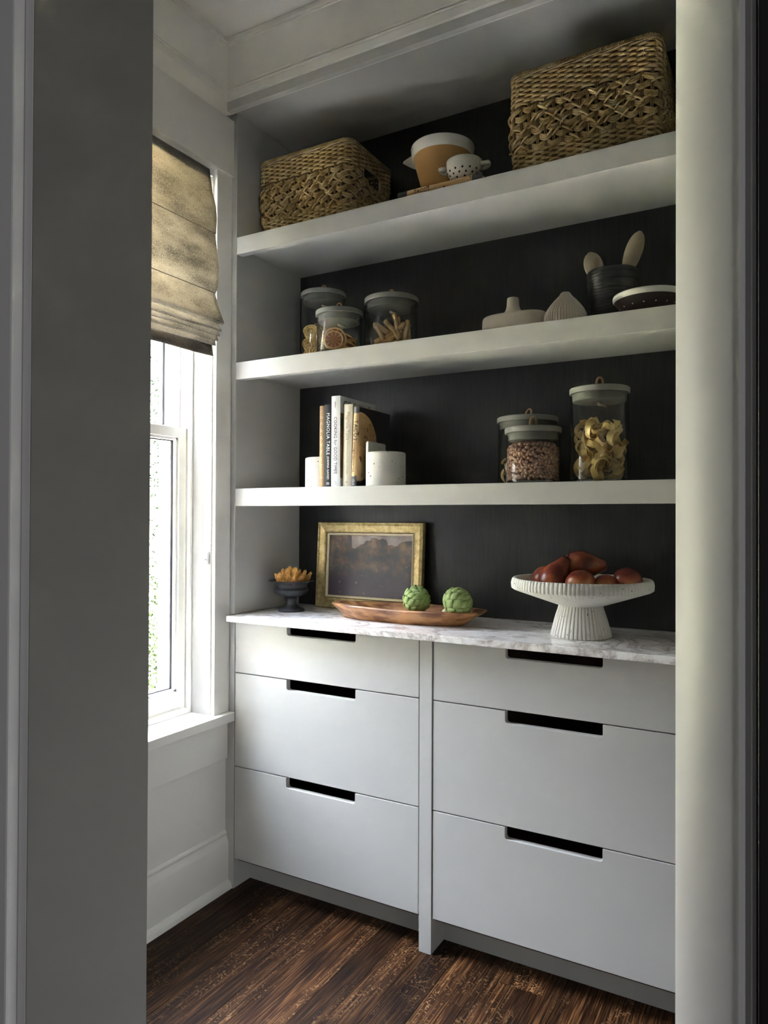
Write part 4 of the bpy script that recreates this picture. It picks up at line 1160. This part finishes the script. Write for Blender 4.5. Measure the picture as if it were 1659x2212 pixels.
def pear_mesh(seed, bend=.2, s=1.0):
    prof = [(.0001, 0), (.012, -.0015), (.024, .004), (.0335, .016), (.0375, .031), (.0355, .048), (.029, .063), (.0215, .077), (.0165, .089), (.0125, .098), (.006, .1025), (.0001, .1030)]
    b = MB(); b.lathe(prof, 28, rf=lambda a, j, r, z: r*(1+.03*math.sin(2*a+seed)+.02*math.sin(3*a+seed*2)))
    v = [((x+bend*(max(0, z-.03)**2)*6)*s, y*s, z*s) for x, y, z in b.v]
    me = bpy.data.meshes.new('pear'); me.from_pydata(v, [], b.f); me.update(); me.materials.append(M_pear); me.polygons.foreach_set('use_smooth', [True]*len(me.polygons))
    return me
def pear(loc, axis, s, seed, label, bend=.2):
    """loc = centre of the fat end; axis = direction from fat end to stem"""
    t = thing('pear', label, 'pear', loc)
    me = pear_mesh(seed, bend, s); me.transform(Matrix.Translation((0, 0, -.031*s)))
    o = link('flesh', me, None, t)
    b = MB(); b.tube([(bend*.03*s, 0, .0705*s), (bend*.05*s+.002, 0, .082*s), (bend*.06*s+.006, .002, .094*s)], [.0018, .0014, .002], 6); b.obj('stem', M_stem, t, True)
    b = MB(); b.lathe([(.0001, -.0315*s), (.0035, -.0322*s), (.005, -.0318*s)], 8, rf=lambda a, j, r, z: r*(1+.4*math.sin(5*a))); b.obj('calyx', M_stem, t)
    t.rotation_euler = Vector(axis).to_track_quat('Z', 'Y').to_euler()
PX, PY = 1.1160, .150
# depths of dish: inner surface ~ z .104+.. 
pear((1.0140, .160, 1.0670), (-.5, .8, .10), .98, 1, 'red pear at the far left of the pedestal bowl')
pear((1.0540, .088, 1.0690), (.48, .30, .82), 1.08, 2, 'russet pear standing tilted, second from left in the pedestal bowl', .3)
pear((1.1330, .068, 1.0640), (.25, .90, .12), 1.04, 3, 'russet pear showing its blossom end, front centre of the pedestal bowl')
pear((1.1060, .150, 1.1080), (.93, .28, .02), 1.12, 4, 'long russet pear lying on top of the other pears', .15)
pear((1.1890, .110, 1.0540), (.75, .55, .05), .92, 5, 'small russet pear low in the bowl, right of centre')
pear((1.2420, .140, 1.0700), (.1, .8, .15), 1.02, 6, 'dark red pear at the far right of the pedestal bowl')

# tray (dough bowl)
def tray():
    t = thing('dough_tray', 'long carved brown wooden dough tray on the marble worktop', 'tray', (.5680, .155, ZK), R(1.2))
    n = 64
    def ring(hx, hy, z, p=3.2, ox=0):
        out = []
        for i in range(n):
            a = 2*math.pi*i/n; c_, s_ = math.cos(a), math.sin(a)
            r_ = (abs(c_)**p+abs(s_)**p)**(-1/p)
            x = hx*r_*c_; y = hy*r_*s_*(1-.30*max(0, (abs(r_*c_)-.62)/.38))
            x += ox
            out.append((x, y, z+.0012*math.sin(a*5)+.0015*math.sin(a*2+1)))
        return out
    rings = [ring(.196, .052, 0, 3, -.016), ring(.208, .058, .0015, 3, -.015), ring(.232, .074, .022, 3, -.008), ring(.257, .090, .0400, 3.6), ring(.2620, .0925, .0440, 3.8), ring(.258, .0900, .0475, 3.8), ring(.240, .080, .0470, 3), ring(.235, .0755, .040, 2.6), ring(.19, .055, .015, 2.4), ring(.12, .035, .0105, 2.2)]
    vs = [v for r_ in rings for v in r_]; fs = []
    for j in range(len(rings)-1):
        for i in range(n): fs.append((j*n+i, j*n+(i+1) % n, (j+1)*n+(i+1) % n, (j+1)*n+i))
    fs.append(tuple(range(n))[::-1]); fs.append(tuple((len(rings)-1)*n+i for i in range(n)))
    o = raw('body', vs, fs, M_tray, t); autosmooth(o, 28)
tray()
# artichokes
def bract_mesh():
    n, m_ = 7, 5; vs = []; fs = []
    for lay in (0, 1):
        for i in range(n+1):
            f = i/n; hw = .0135*math.sin(math.pi*min(1, f*.78+.22))**.75 if f < .97 else .0018
            for q in range(m_):
                g = -1+2*q/(m_-1); x = hw*g; y = .034*f-.006
                z = -.0062*g*g*(1-.3*f)-.0190*(f-.25)**2+.0035*f-lay*.0022*(1-f*.6)
                vs.append((x, y, z))
    L = (n+1)*m_
    for i in range(n):
        for q in range(m_-1):
            o = i*m_+q; fs.append((o, o+1, o+m_+1, o+m_)); fs.append((L+o, L+o+m_, L+o+m_+1, L+o+1))
        fs.append((i*m_, (i+1)*m_, L+(i+1)*m_, L+i*m_)); fs.append((i*m_+m_-1, L+i*m_+m_-1, L+(i+1)*m_+m_-1, (i+1)*m_+m_-1))
    fs.append(tuple(range(m_))[::-1]+tuple(L+q for q in range(m_))); e_ = n*m_; fs.append(tuple(e_+q for q in range(m_))+tuple(L+e_+q for q in range(m_))[::-1])
    me = bpy.data.meshes.new('bract'); me.from_pydata(vs, [], fs); me.update(); me.materials.append(M_artichoke)
    me.polygons.foreach_set('use_smooth', [True]*len(me.polygons)); return me
BR = bract_mesh()
def artichoke(loc, axis, r, label):
    t = thing('artichoke', label, 'artichoke', loc)
    b = MB(); b.lathe([(.0001, -r*.92), (r*.4, -r*.86), (r*.75, -r*.55), (r*.90, 0), (r*.78, r*.48), (r*.42, r*.82), (.0001, r*.93)], 28); b.v = [tuple(c*.90 for c in q) for q in b.v]; b.obj('heart', M_artheart, t, True)
    b = MB(); b.tube([(0, 0, -r*.80), (0, 0, -r*1.16)], [.010, .0095], 12); b.obj('cut_stem', M_artstem, t, True)
    N = 50
    for i in range(N):
        f = (i+.5)/N; z = -math.cos(math.pi*(.13+.82*f)); th = math.acos(max(-1, min(1, -z))); a = i*2.39996
        s_ = 1.16-.72*max(0, f-.35)-.25*max(0, .12-f)/.12
        rad = math.sin(math.pi*(.13+.82*f))*(.985)
        pos = Vector((rad*math.cos(a), rad*math.sin(a), z*.98))*r*.94
        nrm = Vector((math.cos(a)*rad, math.sin(a)*rad, z)).normalized(); mer = (Vector((0, 0, 1))-nrm*nrm.z).normalized()
        xx = mer.cross(nrm)
        o = bpy.data.objects.new('bract', BR); COL.objects.link(o); o.parent = t
        tl = .26; tip = mer*math.cos(tl)+nrm*math.sin(tl); nn_ = xx.cross(tip)
        mm = Matrix((xx, tip, nn_)).transposed().to_4x4(); mm.translation = pos*.985-mer*.008
        o.matrix_local = mm @ Matrix.Scale(s_*r/.046, 4)
    t.rotation_euler = Vector(axis).to_track_quat('Z', 'Y').to_euler()
artichoke((.6230, .118, .9890), (.80, -.35, .42), .0435, 'green artichoke in the wooden tray, left one in front of the picture frame')
artichoke((.7540, .130, .9870), (.70, .30, .62), .0460, 'green artichoke in the wooden tray, right one near its end')

# urn with dried flowers
t = thing('footed_urn', 'small matte black footed urn, left end of the marble worktop', 'urn', (.1080, .170, ZK))
b = MB(); b.lathe([(.0001, 0), (.0450, 0), (.0465, .003), (.0440, .008), (.0300, .0135), (.0200, .021), (.0170, .030), (.0175, .038), (.0190, .0395), (.0190, .044), (.0175, .0455), (.0175, .0475), (.0240, .0490), (.0430, .0545), (.0555, .064), (.0600, .0735),
    (.0585, .0780), (.0560, .0800), (.0550, .0860), (.0560, .0950), (.0640, .1015), (.0790, .1050), (.0800, .1068), (.0785, .1075), (.060, .1035), (.0530, .0960), (.0500, .075), (.030, .06), (.0001, .058)], 72,
    rf=lambda a, j, r, z: r*(1-(.035*abs(math.cos(9*a))**6 if .0485 < z < .068 and j < 16 else 0))); b.obj('body', M_urn, t, True)
# dried flower spikes
rr = random.Random(9); b = MB()
for i in range(64):
    f = i/64; a = i*2.39996; z = .002+.040*f; rad = .0050*math.sin(math.pi*(.25+.70*f))
    d = Vector((math.cos(a)*(1-.35*f), math.sin(a)*(1-.35*f), .75+1.5*f)).normalized(); p = Vector((math.cos(a)*rad, math.sin(a)*rad, z))
    L = .0105*rr.uniform(.8, 1.2)*(1-.25*f); b.tube([p, p+d*L*.45, p+d*L*.8+Vector((0, 0, .0008)), p+d*L+Vector((0, 0, .0018))], [.0008, .0019, .0012, .0002], 4, caps=False)
b.tube([(0, 0, -.03), (0, 0, .04)], .0018, 5)
fm_ = bpy.data.meshes.new('dried_flower'); fm_.from_pydata(b.v, [], b.f); fm_.update(); fm_.materials.append(M_straw); fm_.polygons.foreach_set('use_smooth', [True]*len(fm_.polygons))
for i in range(19):
    f = math.sqrt((i+.3)/19); a = i*2.39996; q = .043*f
    o = bpy.data.objects.new('dried_flower', fm_); COL.objects.link(o)
    o.location = (.1080+q*math.cos(a), .170+q*math.sin(a), ZK+.089+.012*(1-f))
    ax = Vector((math.cos(a)*f*.72, math.sin(a)*f*.72, 1)); o.rotation_euler = ax.to_track_quat('Z', 'Y').to_euler(); s_ = rr.uniform(.9, 1.15)*(1.15-.2*f); o.scale = (s_, s_, s_)
    tag(o, 'golden dried flower spike standing in the black urn', 'dried flower', 'dried flower spikes in the black urn')

# framed painting
def frame():
    Wd, Hd = .4300, .3080
    t = thing('framed_painting', 'dark landscape painting in a gold frame, leaning on the black back panel', 'painting', (.1120, .3270, ZK))
    t.rotation_euler = (R(-3.2), 0, 0)
    prof = [(0, 0), (0, -.0180), (.0022, -.0200), (.0045, -.0192), (.0075, -.0198), (.0120, -.0205), (.0300, -.0165), (.0345, -.0168), (.0365, -.0140), (.0365, 0)]
    liner = [(.0365, -.001), (.0365, -.0128), (.0385, -.0132), (.0400, -.0100), (.0415, -.0104), (.0430, -.0110), (.0450, -.0095), (.0460, -.006), (.0460, -.001)]
    def rail(nm, pr, side, m):
        vs = []; P = len(pr)
        for e_ in (0, 1):
            for (d, y) in pr:
                if side == 'b': v = (d if e_ == 0 else Wd-d, y, d)
                if side == 't': v = (d if e_ == 0 else Wd-d, y, Hd-d)
                if side == 'l': v = (d, y, d if e_ == 0 else Hd-d)
                if side == 'r': v = (Wd-d, y, d if e_ == 0 else Hd-d)
                vs.append(v)
        fs = [(i, (i+1) % P, (i+1) % P+P, i+P) for i in range(P)]+[tuple(range(P)), tuple(range(2*P-1, P-1, -1))]
        me = bpy.data.meshes.new(nm); me.from_pydata(vs, [], fs); me.update()
        bm = bmesh.new(); bm.from_mesh(me); bmesh.ops.recalc_face_normals(bm, faces=bm.faces); bm.to_mesh(me); bm.free()
        return link(nm, me, m, t)
    for s_ in 'btlr':
        r_ = rail('frame_rail', prof, s_, M_gold); rl = rail('frame_liner', liner, s_, M_goldline); rl.parent = r_
        g = rail('dark_groove', [(.0360, -.002), (.0360, -.0140), (.0380, -.0142), (.0384, -.002)], s_, M_liner); g.parent = r_
    # painted canvas: vertex-free procedural paint
    m, k = newmat('dark_landscape_paint', .38)
    tt = k.node('ShaderNodeTexCoord'); sp = k.node('ShaderNodeSeparateXYZ', {0: (tt, 'Object')})
    u = k.math('DIVIDE', k.math('SUBTRACT', (sp, 'X'), .046), Wd-.092); v = k.math('DIVIDE', k.math('SUBTRACT', (sp, 'Z'), .046), Hd-.092)
    nb = k.node('ShaderNodeTexNoise', {0: (tt, 'Object'), 'Scale': 42, 'Detail': 5, 'Roughness': .55})
    nv = k.node('ShaderNodeTexVoronoi', {0: (tt, 'Object'), 'Scale': 55})
    # treeline height as a ramp over u
    tl_ = k.ramp(u, [(0, (1.1,)*3), (.27, (1.08,)*3), (.285, (.82,)*3), (.33, (.80,)*3), (.42, (.88,)*3), (.55, (.97,)*3), (.69, (.95,)*3), (.73, (.84,)*3), (.80, (.83,)*3), (.88, (.93,)*3), (1.0, (.94,)*3)])
    ed = k.math('ADD', k.math('MULTIPLY', k.math('SUBTRACT', (nb, 0), .5), .12), k.math('MULTIPLY', k.math('SUBTRACT', (nv, 0), .4), -.045))
    hgt = k.math('ADD', (tl_, 0), ed); sky = k.math('GREATER_THAN', v, hgt)
    n2 = k.node('ShaderNodeTexNoise', {0: (tt, 'Object'), 'Scale': 24, 'Detail': 6, 'Roughness': .6})
    mass = k.ramp((n2, 0), [(.35, (.022, .018, .020)), (.47, (.045, .032, .026)), (.56, (.115, .070, .040)), (.66, (.22, .14, .075))])
    low = k.ramp(v, [(.05, (.085, .065, .082)), (.45, (.050, .044, .052)), (.8, (.035, .03, .03))])
    lm = k.ramp(v, [(.30, (1, 1, 1)), (.55, (0, 0, 0))])
    body = k.mix((lm, 0), (mass, 0), (low, 0))
    n3 = k.node('ShaderNodeTexNoise', {0: (tt, 'Object'), 'Scale': 60, 'Detail': 4, 'Roughness': .6})
    spk = k.ramp((n3, 0), [(.66, (0, 0, 0)), (.72, (1, 1, 1))]); spk = k.mix(.55, (0, 0, 0), (spk, 0))
    body = k.mix(spk, body, (.42, .27, .19))
    skc = k.ramp((n2, 0), [(.3, (.22, .17, .15)), (.6, (.42, .35, .31))])
    k.set(k.b, 'Base Color', k.mix(sky, body, (skc, 0)))
    b = MB(); b.box(.044, Wd-.044, -.0060, -.0030, .044, Hd-.044); b.obj('canvas', m, t)
    b = MB(); b.box(.004, Wd-.004, -.001, .001, .004, Hd-.004); b.obj('backing', M_liner, t)
frame()
